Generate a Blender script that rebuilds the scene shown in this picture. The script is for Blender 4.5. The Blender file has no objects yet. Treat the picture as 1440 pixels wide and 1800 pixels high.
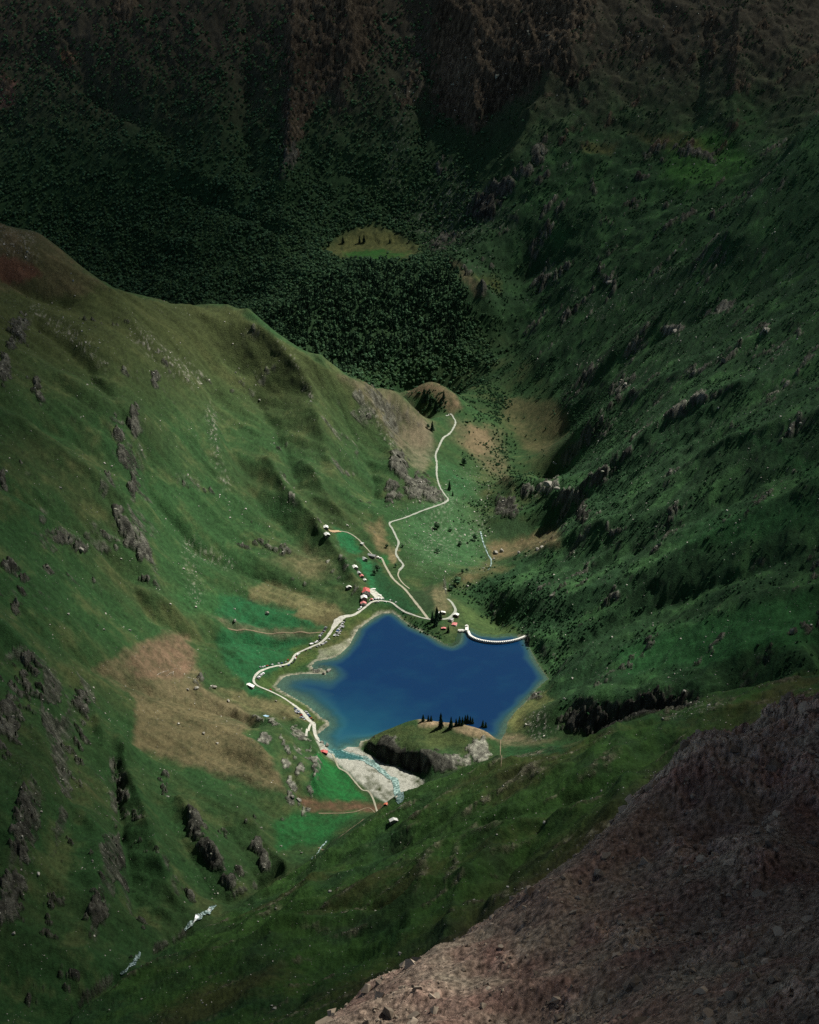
import bpy, bmesh, math, random, time
import numpy as np
T0 = time.time()
rng = np.random.default_rng(7)
random.seed(7)
R = math.radians
scene = bpy.context.scene
COL = scene.collection

# ------------------------------------------------------------------ camera, sky, sun, exposure
CAM_H, PITCH, FPX = 1470.0, R(22.0), 3200.0      # focal length in pixels of the 1440 px wide photograph
cd = bpy.data.cameras.new("camera"); cam = bpy.data.objects.new("camera", cd); COL.objects.link(cam)
cam.location = (0, 0, CAM_H); cam.rotation_euler = (R(90) - PITCH, 0, 0)
cd.sensor_fit = 'HORIZONTAL'; cd.sensor_width = 36; cd.lens = 36 * FPX / 1440
cd.clip_start = 1; cd.clip_end = 30000
scene.camera = cam
SUN_DIR = np.array([0.56, 0.42, 0.0]); SUN_EL = R(50)
SUN_AZ = math.atan2(SUN_DIR[0], SUN_DIR[1])      # clockwise from +Y
SUN = np.array([math.sin(SUN_AZ) * math.cos(SUN_EL), math.cos(SUN_AZ) * math.cos(SUN_EL), math.sin(SUN_EL)])
w = bpy.data.worlds.new("World"); scene.world = w; w.use_nodes = True
nt = w.node_tree; bg = nt.nodes["Background"]
sky = nt.nodes.new("ShaderNodeTexSky"); sky.sky_type = 'NISHITA'; sky.sun_disc = False
sky.sun_elevation = SUN_EL; sky.sun_rotation = SUN_AZ; sky.altitude = 2000
nt.links.new(sky.outputs[0], bg.inputs[0]); bg.inputs[1].default_value = 0.065
sl = bpy.data.lights.new("sun", 'SUN'); sl.energy = 5.0; sl.angle = R(0.5); sl.color = (1.0, 0.95, 0.87)
so = bpy.data.objects.new("sun", sl); COL.objects.link(so)
so.rotation_euler = (R(90) - SUN_EL, 0, -SUN_AZ + math.pi)
so.rotation_euler = (math.atan2(math.hypot(SUN[0], SUN[1]), SUN[2]), 0, math.atan2(SUN[1], SUN[0]) + R(90))
scene.view_settings.view_transform = 'Standard'; scene.view_settings.look = 'None'
scene.view_settings.exposure = 0.68; scene.view_settings.gamma = 1.0
scene.view_settings.use_curve_mapping = False
cy = scene.cycles
cy.max_bounces = 4; cy.diffuse_bounces = 2; cy.glossy_bounces = 2; cy.volume_bounces = 0
cy.use_denoising = False; cy.transparent_max_bounces = 8; cy.caustics_reflective = False; cy.caustics_refractive = False

# ------------------------------------------------------------------ surveying: photo pixel -> place
CP, SP = math.cos(PITCH), math.sin(PITCH)
def coef(px, py):
    u = (px - 720) / FPX; v = (900 - py) / FPX
    return u, CP + v * SP, -SP + v * CP
def at_y(px, py, Y):
    u, dy, dz = coef(px, py); t = Y / dy
    return (u * t, Y, CAM_H + t * dz)
def at_z(px, py, Z=0.0):
    u, dy, dz = coef(px, py); t = (Z - CAM_H) / dz
    return (u * t, dy * t, Z)
def hid(px, py, Y, Z):
    u, dy, dz = coef(px, py)
    return (u * Y / dy, Y, Z)
def project(x, y, z):
    zz = z - CAM_H
    d = y * CP - zz * SP; up = y * SP + zz * CP
    d = np.maximum(d, 1e-3)
    return 720 + FPX * x / d, 900 - FPX * up / d

# ------------------------------------------------------------------ noise
def perlin(x, y, seed=0):
    x = np.asarray(x, np.float64); y = np.asarray(y, np.float64)
    xi = np.floor(x).astype(np.int64); yi = np.floor(y).astype(np.int64)
    xf = (x - xi).astype(np.float32); yf = (y - yi).astype(np.float32)
    u = xf * xf * xf * (xf * (xf * 6 - 15) + 10); v = yf * yf * yf * (yf * (yf * 6 - 15) + 10)
    def g(ix, iy, dx, dy):
        h = ((ix * 374761393 + iy * 668265263 + seed * 982451653) & 0x7fffffff).astype(np.uint32)
        h = (h ^ (h >> np.uint32(13))) * np.uint32(1274126177); h = h ^ (h >> np.uint32(16))
        a = (h & np.uint32(1023)).astype(np.float32) * np.float32(2 * math.pi / 1024)
        return np.cos(a) * dx + np.sin(a) * dy
    n00 = g(xi, yi, xf, yf); n10 = g(xi + 1, yi, xf - 1, yf)
    n01 = g(xi, yi + 1, xf, yf - 1); n11 = g(xi + 1, yi + 1, xf - 1, yf - 1)
    a = n00 + u * (n10 - n00); b = n01 + u * (n11 - n01)
    return (a + v * (b - a)) * 1.5
def fbm(x, y, wl, oct=4, seed=0, gain=0.5, ridged=False):
    s = 0; a = 1.0; tot = 0
    for i in range(oct):
        n = perlin(x / wl + 17.3 * i, y / wl - 9.1 * i, seed + i)
        if ridged: n = 1 - 2 * np.abs(n)
        s = s + a * n; tot += a; a *= gain; wl *= 0.5
    return s / tot
def sstep(a, b, x):
    t = np.clip((x - a) / (b - a), 0, 1); return t * t * (3 - 2 * t)

# ------------------------------------------------------------------ control points of the relief
C = []
def A(*pts):
    for p in pts: C.append(at_y(*p))
def Z(*pts):
    for p in pts: C.append(at_z(*p))
def Hh(*pts):
    for p in pts: C.append(hid(*p))
def line_y(pts, step=60):
    for (a, b) in zip(pts[:-1], pts[1:]):
        n = max(1, int(math.hypot(b[0] - a[0], b[1] - a[1]) / step))
        for i in range(n):
            t = i / n; C.append(at_y(*[a[k] + (b[k] - a[k]) * t for k in range(3)]))
    C.append(at_y(*pts[-1]))
# left spur crest, and the drop behind it
RIDGE1 = [(-250,330,3900),(0,395,4000),(70,410,4000),(110,445,3950),(190,508,3950),(240,517,4000),(310,537,4050),(400,538,4100),
          (435,556,4080),(470,585,4000),(520,612,3980),(560,645,3950),(600,662,3980),(650,680,4050),(700,690,4150),(742,737,4200)]
line_y(RIDGE1, 40)
for (x, y, Y) in RIDGE1:
    z0 = at_y(x, y, Y)[2]
    Hh((x, y, Y + 140, z0 - 75), (x, y, Y + 420, max(z0 - 300, -70)), (x, y, 4900, min(-70, z0 - 300)))
# left mountainside
for (y, Y) in [(480,3830),(600,3450),(700,3200),(850,2920),(1000,2650),(1100,2450),(1250,2250),(1400,2050),(1550,1920),(1700,1790),(1790,1720)]:
    p = at_y(0, y, Y); C.append(p); Hh((-250, y, Y, p[2] + 150)); Hh((-600, y, Y, p[2] + 330))
A((200,600,3650),(200,700,3400),(200,850,3150),(200,1000,2950),(200,1100,2780),(200,1200,2600),(200,1300,2420),(200,1400,2250),(200,1500,2080),(200,1600,1960))
A((100,540,3780),(100,650,3480),(100,775,3200),(100,925,2920),(100,1050,2700),(100,1150,2540),(100,1275,2340),(100,1500,2010),(100,1650,1860))
A((300,600,3850),(300,720,3560),(300,850,3330),(300,950,3160),(300,1050,2980),(300,1150,2800),(300,1250,2600),(300,1350,2400),(300,1450,2230))
A((400,650,3900),(400,750,3700),(400,850,3480),(400,950,3290),(400,1050,3090),(400,1150,2880),(400,1250,2690),(400,1350,2450),(400,1430,2300),(400,1500,2200))
A((480,700,3860),(490,800,3640),(490,900,3440),(490,1000,3230))
A((560,750,3780),(570,850,3560),(575,930,3420),(590,1000,3290),(570,1040,3185),(620,740,3900),(650,800,3850),(700,760,4050),(700,830,3800),(650,880,3650))
Z((450,1080,24),(500,1050,30),(560,1075,14),(550,1110,8),(480,1130,14),(430,1180,18),(400,1190,24),(450,1200,8),(470,1230,9),(520,1250,7),(540,1290,8),
  (440,1270,40),(480,1290,52),(500,1340,40),(520,1400,30),(470,1330,58),(560,1330,3),(600,1380,4),(640,1410,4),(560,1440,20),(500,1460,28),(600,1440,14),
  (620,1110,4),(640,1060,8),(680,1062,7),(640,1000,14),(640,960,24),(690,920,20),(720,1000,4),(740,1060,7),(660,1010,12),(700,1040,7),(610,1060,14),
  (770,1085,6),(790,1110,3),(800,1060,3),(785,880,0),(740,900,8),(770,800,-10),(765,840,-6),(795,735,-38),(800,850,-22),(850,930,-50),(860,990,-42),
  (800,1000,-14),(760,980,-4),(720,960,4),(840,1040,-30),(870,1080,-34),(930,1105,-8),(900,1090,-30),(820,800,-40),(840,760,-60),(830,900,-40))
# knoll beyond the spur
A((720,690,4450),(755,672,4450),(790,690,4430),(800,735,4360),(760,735,4330))
Hh((760,672,4700,-70),(720,690,4650,-60),(800,700,4600,-90))
# valley floor beyond the dam
Z((870,780,-90),(900,860,-72),(930,800,-92),(930,740,-100),(900,690,-103),(830,680,-105),(880,650,-104),(650,640,-108),(740,645,-108),(960,860,-66),(940,960,-50),
  (900,930,-44),(960,940,-44),(980,770,-90),(560,650,-105),(990,830,-60))
# wooded step with the small tarn on top
A((480,560,5220),(600,520,5290),(700,520,5290),(780,520,5270),(600,580,5170),(700,580,5180),(780,600,5130),(650,460,5500),(580,470,5480),(720,458,5500),(795,452,5480),
  (830,500,5330),(850,540,5230),(860,600,5140),(600,436,5700),(650,430,5740),(700,435,5720),(740,430,5740))
A((430,540,5450),(430,480,5600),(250,480,5720),(100,420,5860),(0,380,5920),(-250,360,5950),(520,470,5520),(350,500,5560))
# far mountainside
for (x, dy) in [(-250,0),(0,0),(200,30),(400,60),(520,60)]:
    A((x,300,6080-dy),(x,200,6280-dy),(x,100,6480-dy),(x,0,6700-dy))
A((350,420,5760),(500,400,5760),(600,380,5850),(700,380,5880),(350,350,5930),(500,330,5930),(600,300,6020),(700,300,6020),(600,200,6200),(700,200,6200),(600,100,6380),(700,100,6400),(600,0,6560),(700,0,6600))
A((800,420,5740),(800,300,6000),(800,200,6180),(800,100,6330),(800,0,6500),(900,420,5560),(900,300,5820),(900,200,6050),(900,100,6230),(900,0,6420),(920,500,5420),(920,580,5180),(1000,300,5730))
# right mountainside
A((1440,1100,2700),(1440,1000,2820),(1440,900,2950),(1440,800,3110),(1440,700,3300),(1440,600,3570),(1440,500,3900),(1440,400,4280),(1440,300,4520))
for (y, Y) in [(1100,2700),(900,2950),(700,3300),(500,3900),(300,4520)]:
    z0 = at_y(1440, y, Y)[2]; Hh((1690, y, Y, z0 + 140)); Hh((2050, y, Y, z0 + 330))
A((1440,205,4800),(1395,250,4740),(1345,315,4640),(1318,370,4540),(1300,420,4470),(1440,100,5950),(1440,0,6250),(1690,100,5900),(1690,0,6200))
Hh((1345,315,4900,430),(1395,250,5000,510),(1440,205,5050,590),(1318,370,4760,400))
A((1200,1100,2850),(1200,1000,2980),(1200,900,3170),(1200,800,3420),(1200,700,3700),(1200,600,4150),(1200,500,4620),(1200,400,5100),(1200,300,5550),(1200,220,5800),(1200,150,5980),(1200,0,6300))
A((1320,350,5100),(1320,280,5480),(1320,200,5740),(1320,100,5950),(1320,0,6250),(1100,400,5330),(1100,300,5680),(1100,200,5930),(1100,100,6130),(1100,0,6330),(1320,500,4260),(1320,700,3480),(1320,900,3050),(1320,1050,2790))
A((1100,1100,2900),(1100,1000,3080),(1100,900,3330),(1100,800,3620),(1100,700,4080),(1100,600,4450),(1100,500,4960),(1000,1100,3010),(1000,1000,3250),(1000,930,3440),(1000,860,3680),
  (1000,790,4050),(1000,700,4480),(1000,600,4850),(1000,500,5200),(1000,400,5480),(1000,200,5960),(1000,100,6130),(1000,0,6300),(930,1060,3130),(900,1050,3190),(880,1030,3260),(940,1010,3300))
Z((965,1190,1),(950,1150,6),(935,1128,6),(1000,1150,34),(905,1280,2),(920,1250,4),(960,1205,3))
A((1000,1225,2740),(1100,1195,2690),(1200,1190,2640),(1300,1150,2640),(1440,1150,2590))
# cliff above the gully right of the lake: brink, then foot
A((985,1245,2645),(1040,1240,2610),(1100,1236,2600),(1160,1225,2585),(1240,1212,2565))
A((990,1275,2640),(1040,1290,2606),(1100,1284,2594),(1160,1268,2580),(1240,1250,2562),(1040,1222,2655),(1100,1216,2650),(1160,1204,2640),(1240,1196,2600))
Z((880,1302,12),(850,1315,16),(960,1315,22),(1040,1318,34),(930,1290,10),(870,1340,22))
Z((740,1378,3),(650,1340,1),(620,1400,4),(660,1326,1),(740,1285,0),(800,1290,0),(680,1293,0),(625,1310,0),(845,1292,2))
A((735,1266,2652),(800,1272,2640),(850,1281,2628),(680,1281,2640),(700,1300,2585),(760,1308,2570),(800,1325,2556),(835,1310,2580),(650,1303,2600))
Z((700,1346,2),(720,1358,2),(840,1345,8))
# near green shoulder: crest, drop behind, slope towards the camera
CREST2 = [(40,1850,1640),(130,1790,1720),(250,1700,1850),(300,1668,1910),(350,1640,1980),(420,1592,2080),(520,1552,2140),(545,1518,2180),(600,1470,2230),(650,1435,2290),(700,1405,2350),
          (760,1375,2375),(820,1352,2390),(880,1345,2410),(950,1335,2430),(985,1325,2435),(1050,1298,2440),(1110,1266,2440),(1190,1262,2430),(1250,1226,2450),(1320,1210,2460),(1440,1190,2500),(1690,1150,2560)]
line_y(CREST2, 50)
for (x, y, Y) in CREST2[10:]:
    z0 = at_y(x, y, Y)[2]; Hh((x, y, Y + 55, max(z0 - 60, 8)), (x, y, Y + 90, max(z0 - 85, 14)))
for (x, y, z) in [(100,1790,140),(235,1690,108),(300,1650,84),(350,1612,62),(420,1572,44),(480,1550,36),(550,1500,28),(600,1462,18),(640,1432,10),(680,1410,4)]:
    Z((x, y, z))
A((700,1500,2120),(700,1600,1900),(700,1700,1700),(900,1450,2080),(900,1550,1880),(1100,1400,2060),(1100,1330,2230),(1300,1280,2250),(500,1650,1880),(500,1750,1680),(300,1740,1760),(600,1790,1520),
  (1200,1300,2250),(1000,1380,2150),(800,1420,2200),(800,1520,1980),(800,1640,1740),(400,1700,1800),(600,1560,2020),(600,1680,1800),(1440,1215,2380))
Hh((1000,1500,1500,455),(1000,1500,1000,765),(700,1750,1250,470),(700,1750,900,720),(1440,1250,1900,370),(1440,1250,1300,640),(1440,1300,950,830),(400,1800,1200,420),(400,1800,800,700),(0,1800,1200,330),(0,1800,700,600),
   (-400,1800,1500,330),(-400,1800,1000,480),(1690,1250,2000,420),(1690,1300,1300,720),(1250,1400,1250,610))
# foreground rock rib
CREST3 = [(220,2040,450),(380,1900,480),(530,1795,520),(690,1712,555),(800,1655,585),(880,1602,600),(960,1552,625),(1060,1486,650),(1150,1414,680),(1240,1348,705),(1340,1288,735),(1440,1230,770),(1690,1120,850)]
line_y(CREST3, 40)
for (x, y, Y) in CREST3:
    z0 = at_y(x, y, Y)[2]; Hh((x, y, Y + 60, z0 - 62), (x, y, Y + 150, z0 - 190))
A((1440,1400,625),(1440,1600,470),(1440,1800,350),(1000,1800,440),(1200,1500,590),(1200,1650,500),(1000,1650,530),(800,1800,480),(1200,1800,390),(1320,1400,650),(1690,1500,560),(1690,1800,330),(1440,2200,230),(800,2200,280))
Hh((0,1900,300,1150),(-600,1900,300,1000),(720,2400,150,1330),(2000,1900,300,1330))
# beyond the frame
for X in (-2600, -1200, 0, 1400, 3000):
    C.append((X, 7600, 1250)); C.append((X, 8600, 1450))
C.append((-2600, 4000, 900)); C.append((3000, 4000, 1300)); C.append((-2000, 1500, 900)); C.append((2400, 1500, 1300)); C.append((-3000, 6000, 500)); C.append((3200, 6000, 1400))

A((655,1301,2590),(680,1308,2563),(720,1321,2541),(760,1335,2523),(785,1346,2514))
C = np.array(C); SC = 1000.0; EPS = 0.028
cx, cyy, cz = C[:, 0] / SC, C[:, 1] / SC, C[:, 2]
def kern(ax, ay, bx, by):
    return np.sqrt((ax[:, None] - bx[None]) ** 2 + (ay[:, None] - by[None]) ** 2 + EPS ** 2)
n = len(C)
M = np.zeros((n + 3, n + 3)); M[:n, :n] = kern(cx, cyy, cx, cyy) + np.eye(n) * -0.0015
M[:n, n] = 1; M[:n, n + 1] = cx; M[:n, n + 2] = cyy; M[n:, :n] = M[:n, n:].T
sol = np.linalg.solve(M, np.concatenate([cz, [0, 0, 0]]))
GX0, GX1, GY0, GY1, GS = -3400.0, 3600.0, 100.0, 8200.0, 14.0
gx = np.arange(GX0, GX1, GS); gy = np.arange(GY0, GY1, GS)
GZ = np.zeros((len(gy), len(gx)), np.float32)
gxs = (gx / SC).astype(np.float32); cxf = cx.astype(np.float32)
wts = sol[:n].astype(np.float32)
DX2 = (gxs[:, None] - cxf[None]) ** 2
for j, yv in enumerate(gy):
    GZ[j] = np.sqrt(DX2 + (np.float32(yv / SC) - cyy.astype(np.float32))[None] ** 2 + np.float32(EPS ** 2)) @ wts + sol[n] + sol[n + 1] * gxs + sol[n + 2] * yv / SC
print("control points", n, "grid", GZ.shape, round(time.time() - T0, 1))

def cub(p0, p1, p2, p3, t):
    return p1 + 0.5 * t * (p2 - p0 + t * (2 * p0 - 5 * p1 + 4 * p2 - p3 + t * (3 * (p1 - p2) + p3 - p0)))
def base_h(x, y):
    fx = np.clip((x - GX0) / GS, 1, len(gx) - 3.001); fy = np.clip((y - GY0) / GS, 1, len(gy) - 3.001)
    ix = fx.astype(np.int32); iy = fy.astype(np.int32); tx = (fx - ix).astype(np.float32); ty = (fy - iy).astype(np.float32)
    rows = []
    for k in range(-1, 3):

        rows.append(cub(GZ[iy + k, ix - 1], GZ[iy + k, ix], GZ[iy + k, ix + 1], GZ[iy + k, ix + 2], tx))
    return cub(rows[0], rows[1], rows[2], rows[3], ty)

# ------------------------------------------------------------------ the polar survey grid (finer where the ground faces the valley)
az = np.concatenate([np.linspace(-0.52, -0.29, 24)[:-1], np.linspace(-0.285, 0.285, 800), np.linspace(0.29, 0.52, 24)[1:]])
def make_rows(y0, y1, nrow):
    yy = np.linspace(y0, y1, 900); aa = np.linspace(-0.25, 0.25, 60)
    XX = yy[:, None] * aa[None]; YY = np.repeat(yy[:, None], 60, 1)
    zz = base_h(XX, YY); px, py = project(XX, YY, zz)
    vis = np.minimum.accumulate(py, 0)
    seen = (py <= vis + 0.01)
    d = -np.gradient(py, axis=0) / (yy[1] - yy[0]); d = np.where(seen & (py > -60) & (py < 1860), d, 0)
    dens = np.percentile(d, 85, axis=1); dens = np.maximum(dens, 0.02 if y0 > 1000 else 0.6)
    k = np.ones(9) / 9; dens = np.convolve(np.pad(dens, 4, 'edge'), k, 'valid')
    cum = np.concatenate([[0], np.cumsum((dens[1:] + dens[:-1]) / 2)]); cum /= cum[-1]
    return np.interp(np.linspace(0, 1, nrow), cum, yy)
rowsN = np.concatenate([np.linspace(30, 126, 14), make_rows(130, 900, 456)]); rowsH = np.linspace(900, 1440, 24)[1:-1]; rowsM = make_rows(1440, 7300, 900)
rowsF = np.linspace(7300, 8000, 8)[1:]
ys = np.concatenate([rowsN, rowsH, rowsM, rowsF])
NY, NX = len(ys), len(az)
VX = (ys[:, None] * az[None]); VY = np.repeat(ys[:, None], NX, 1)
VZ = base_h(VX, VY).astype(np.float64)
print("grid", NY, NX, NY * NX, round(time.time() - T0, 1))

PX, PY = project(VX, VY, VZ)
def raycast(px, py):
    """first ground point met by the sight line through a photo pixel"""
    u, dy, dz = coef(px, py); a = u / dy; t = -dz / dy
    f = np.interp(a, az, np.arange(NX)); i = int(min(f, NX - 2)); fr = f - i
    z = VZ[:, i] * (1 - fr) + VZ[:, i + 1] * fr
    below = z > CAM_H - t * ys
    k = int(np.argmax(below))
    if not below.any(): return None
    if k == 0: return (a * ys[0], ys[0], z[0])
    g0 = z[k - 1] - (CAM_H - t * ys[k - 1]); g1 = z[k] - (CAM_H - t * ys[k]); s = g0 / (g0 - g1)
    Y = ys[k - 1] + s * (ys[k] - ys[k - 1])
    return (a * Y, Y, CAM_H - t * Y)
def ground(x, y):
    a = x / y; f = np.clip(np.interp(a, az, np.arange(NX)), 0, NX - 1.001); g = np.clip(np.interp(y, ys, np.arange(NY)), 0, NY - 1.001)
    i = np.floor(f).astype(int); j = np.floor(g).astype(int); fx = f - i; fy = g - j
    return (VZ[j, i] * (1 - fx) + VZ[j, i + 1] * fx) * (1 - fy) + (VZ[j + 1, i] * (1 - fx) + VZ[j + 1, i + 1] * fx) * fy
def sample(F, x, y):
    a = x / y; i = np.rint(np.clip(np.interp(a, az, np.arange(NX)), 0, NX - 1)).astype(int); j = np.rint(np.clip(np.interp(y, ys, np.arange(NY)), 0, NY - 1)).astype(int)
    return F[j, i]
def poly_sd(x, y, P):
    """signed distance to a closed polygon, positive inside"""
    d = np.full(x.shape, 1e9, np.float32); ins = np.zeros(x.shape, bool); m = len(P)
    for k in range(m):
        ax, ay = P[k]; bx, by = P[(k + 1) % m]; ex, ey = bx - ax, by - ay
        t = np.clip(((x - ax) * ex + (y - ay) * ey) / (ex * ex + ey * ey + 1e-9), 0, 1)
        d = np.minimum(d, (x - ax - t * ex) ** 2 + (y - ay - t * ey) ** 2)
        if ay != by:
            c = (ay > y) != (by > y); ins ^= c & (x < (bx - ax) * (y - ay) / (by - ay) + ax)
    d = np.sqrt(d); return np.where(ins, d, -d)
def line_d(x, y, P):
    d = np.full(x.shape, 1e18, np.float32)
    for k in range(len(P) - 1):
        ax, ay = P[k]; bx, by = P[k + 1]; ex, ey = bx - ax, by - ay
        t = np.clip(((x - ax) * ex + (y - ay) * ey) / (ex * ex + ey * ey + 1e-9), 0, 1)
        d = np.minimum(d, (x - ax - t * ex) ** 2 + (y - ay - t * ey) ** 2)
    return np.sqrt(d)
def smooth_path(P, k=6):
    P = np.array(P, float); Q = np.vstack([2 * P[0] - P[1], P, 2 * P[-1] - P[-2]]); out = []
    for i in range(1, len(Q) - 2):
        for j in range(k):
            t = j / k; out.append([float(cub(Q[i - 1][c], Q[i][c], Q[i + 1][c], Q[i + 2][c], t)) for c in range(P.shape[1])])
    out.append(list(P[-1])); return out
fX = VX.ravel(); fY = VY.ravel()
def relief(path, amp, wid, sharp=0.3, closed_cast=True):
    """a spur (amp > 0) or a gully (amp < 0) laid along a path over the ground"""
    W = [raycast(*p) for p in path]; W = [(p[0], p[1]) for p in W if p is not None]
    W = np.array(smooth_path(W, 3)); r = wid * 3.2
    m = np.flatnonzero((fX > W[:, 0].min() - r) & (fX < W[:, 0].max() + r) & (fY > W[:, 1].min() - r) & (fY < W[:, 1].max() + r))
    x = fX[m]; y = fY[m]
    wx = 0.35 * wid * perlin(x / (wid * 2.5), y / (wid * 2.5), 5); wy = 0.35 * wid * perlin(x / (wid * 2.5), y / (wid * 2.5), 6)
    d = line_d(x + wx, y + wy, W); s = sharp * wid
    k = np.exp(-(np.sqrt(d * d + s * s) - s) / wid) * sstep(r, r * 0.6, d)
    VZ.ravel()[m] += amp * k

# spurs and gullies of the left mountain
for path, amp, wid in [
    ([(190,512),(240,590),(290,640),(350,700),(378,760),(395,840)], 9, 32), ([(435,560),(500,640),(545,700),(568,780),(590,850)], 13, 30),
    ([(600,668),(640,705),(680,770),(692,835)], 9, 24), ([(470,820),(515,885),(565,945),(600,1000),(636,1050)], 11, 20), ([(535,820),(575,880),(600,915)], 7, 15),
    ([(60,640),(150,700),(230,735),(236,800)], 8, 30), ([(40,760),(130,830),(215,900),(245,985),(270,1040)], 13, 28), ([(0,900),(90,930),(150,965),(215,1030),(300,1085)], 10, 30),
    ([(370,650),(385,740),(410,800),(470,900),(540,960)], -9, 30), ([(60,560),(150,640),(205,700),(255,790),(262,860),(300,905),(350,960),(440,1000),(540,1035)], -13, 26),
    ([(0,700),(100,760),(190,820),(215,870)], -8, 26), ([(0,845),(80,900),(160,945),(212,1003),(265,1075),(325,1108),(400,1120),(470,1128),(540,1140)], -11, 20),
    ([(0,1050),(90,1120),(200,1188),(300,1222),(400,1255),(440,1270)], -10, 22), ([(450,700),(500,790),(520,850)], -8, 22), ([(600,720),(640,800),(660,870)], -6, 16),
    ([(560,640),(600,720),(640,800)], 5, 16), ([(0,480),(50,500),(110,520)], -16, 30),
    ([(0,1120),(60,1180),(85,1230),(70,1300),(90,1380)], 13, 26), ([(60,1380),(30,1480),(0,1600)], 8, 22), ([(130,1200),(165,1260),(190,1340)], 10, 20), ([(150,1440),(180,1520),(150,1690)], 7, 20), ([(110,1300),(125,1400),(105,1500)], -6, 20),
    ([(210,1300),(235,1400),(280,1520),(310,1600)], 12, 20), ([(200,1330),(215,1460),(240,1600)], -12, 16), ([(318,1420),(345,1460),(372,1505),(400,1555),(424,1574)], 9, 15), ([(300,1450),(340,1520),(370,1575)], -4, 14),
    ([(440,1450),(470,1495),(500,1535)], 6, 14), ([(390,1440),(430,1500),(450,1550)], -4, 14),
    ([(425,1265),(480,1280),(520,1330),(525,1390)], 7, 20), ([(500,1262),(545,1300),(558,1340),(556,1390)], 8, 14)]:
    relief(path, amp * 1.9, wid * .8)
# right mountain: spurs fall to the left
for path, amp, wid in [
    ([(1440,860),(1300,930),(1150,1005),(1020,1060),(940,1105)], 18, 30), ([(1440,740),(1330,775),(1200,835),(1090,925),(1000,960),(900,1005),(815,1030)], 22, 28), ([(1440,1050),(1250,1095),(1110,1145),(1015,1185)], 15, 30),
    ([(1300,690),(1190,738),(1110,800),(1030,865),(985,885)], 24, 26), ([(1440,800),(1260,885),(1110,965),(1000,1010),(900,1060)], -18, 28), ([(1440,960),(1260,1022),(1110,1075),(985,1150)], -14, 26),
    ([(1420,560),(1260,640),(1110,700),(1040,760)], 20, 32), ([(1300,430),(1150,505),(1010,600),(950,650)], 20, 36), ([(1400,480),(1210,565),(1020,680)], -18, 34), ([(1440,650),(1300,720),(1180,790),(1060,880)], -12, 24),
    ([(1310,760),(1180,900),(1080,930),(1052,925)], 10, 22), ([(1350,1000),(1200,1050),(1080,1110)], -9, 20), ([(1300,880),(1180,960),(1080,1020)], -9, 18), ([(1250,780),(1140,870),(1060,960)], -10, 20),
    ([(1440,1120),(1300,1165),(1150,1205),(1010,1215)], 8, 22),
    ([(985,110),(940,210),(900,290),(860,340),(800,412)], 32, 45), ([(900,150),(860,230),(820,330),(770,400)], -16, 50), ([(1060,60),(985,110)], 14, 50),
    ([(830,60),(835,130),(830,210)], 30, 45), ([(740,40),(760,140),(740,240)], -30, 50), ([(520,0),(515,120),(512,220),(500,330)], 30, 45), ([(600,0),(620,90),(600,180)], 24, 35), ([(440,60),(430,200),(450,310)], -28, 60),
    ([(300,330),(400,370),(470,400)], -22, 40), ([(250,420),(350,440),(470,400),(540,420)], 14, 40), ([(200,250),(320,310),(400,340)], 20, 60), ([(60,100),(200,190),(300,240)], -24, 70), ([(500,430),(480,500),(470,560)], 10, 60),
    ([(1240,60),(1230,160),(1210,230)], -22, 40), ([(1300,40),(1290,160),(1290,240)], 20, 30), ([(1340,330),(1260,450),(1160,560)], 12, 30),
    ([(790,452),(820,480),(852,528)], 16, 26), ([(560,650),(680,640),(800,628),(860,650)], 14, 40)]:
    rr_ = min(p[1] for p in path) > 400 and max(p[0] for p in path) > 950
    relief(path, amp * (.95 if rr_ else 1), wid * (.95 if rr_ else .62))
relief([(575,1478),(548,1512),(535,1528),(500,1545),(460,1556),(420,1572),(385,1590)], -7, 9); relief([(330,1634),(300,1652),(270,1668)], -14, 9); relief([(205,1716),(170,1738),(130,1765),(80,1800)], -16, 10)
# crag and green dome in the valley floor; gorge
relief([(895,868),(915,872),(930,862)], 44, 26, 0.8); relief([(880,925),(930,918)], 22, 26, 0.8); relief([(952,856),(985,858)], 20, 20, 0.8); relief([(1030,900),(1040,920)], 14, 24, 0.6)
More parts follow.
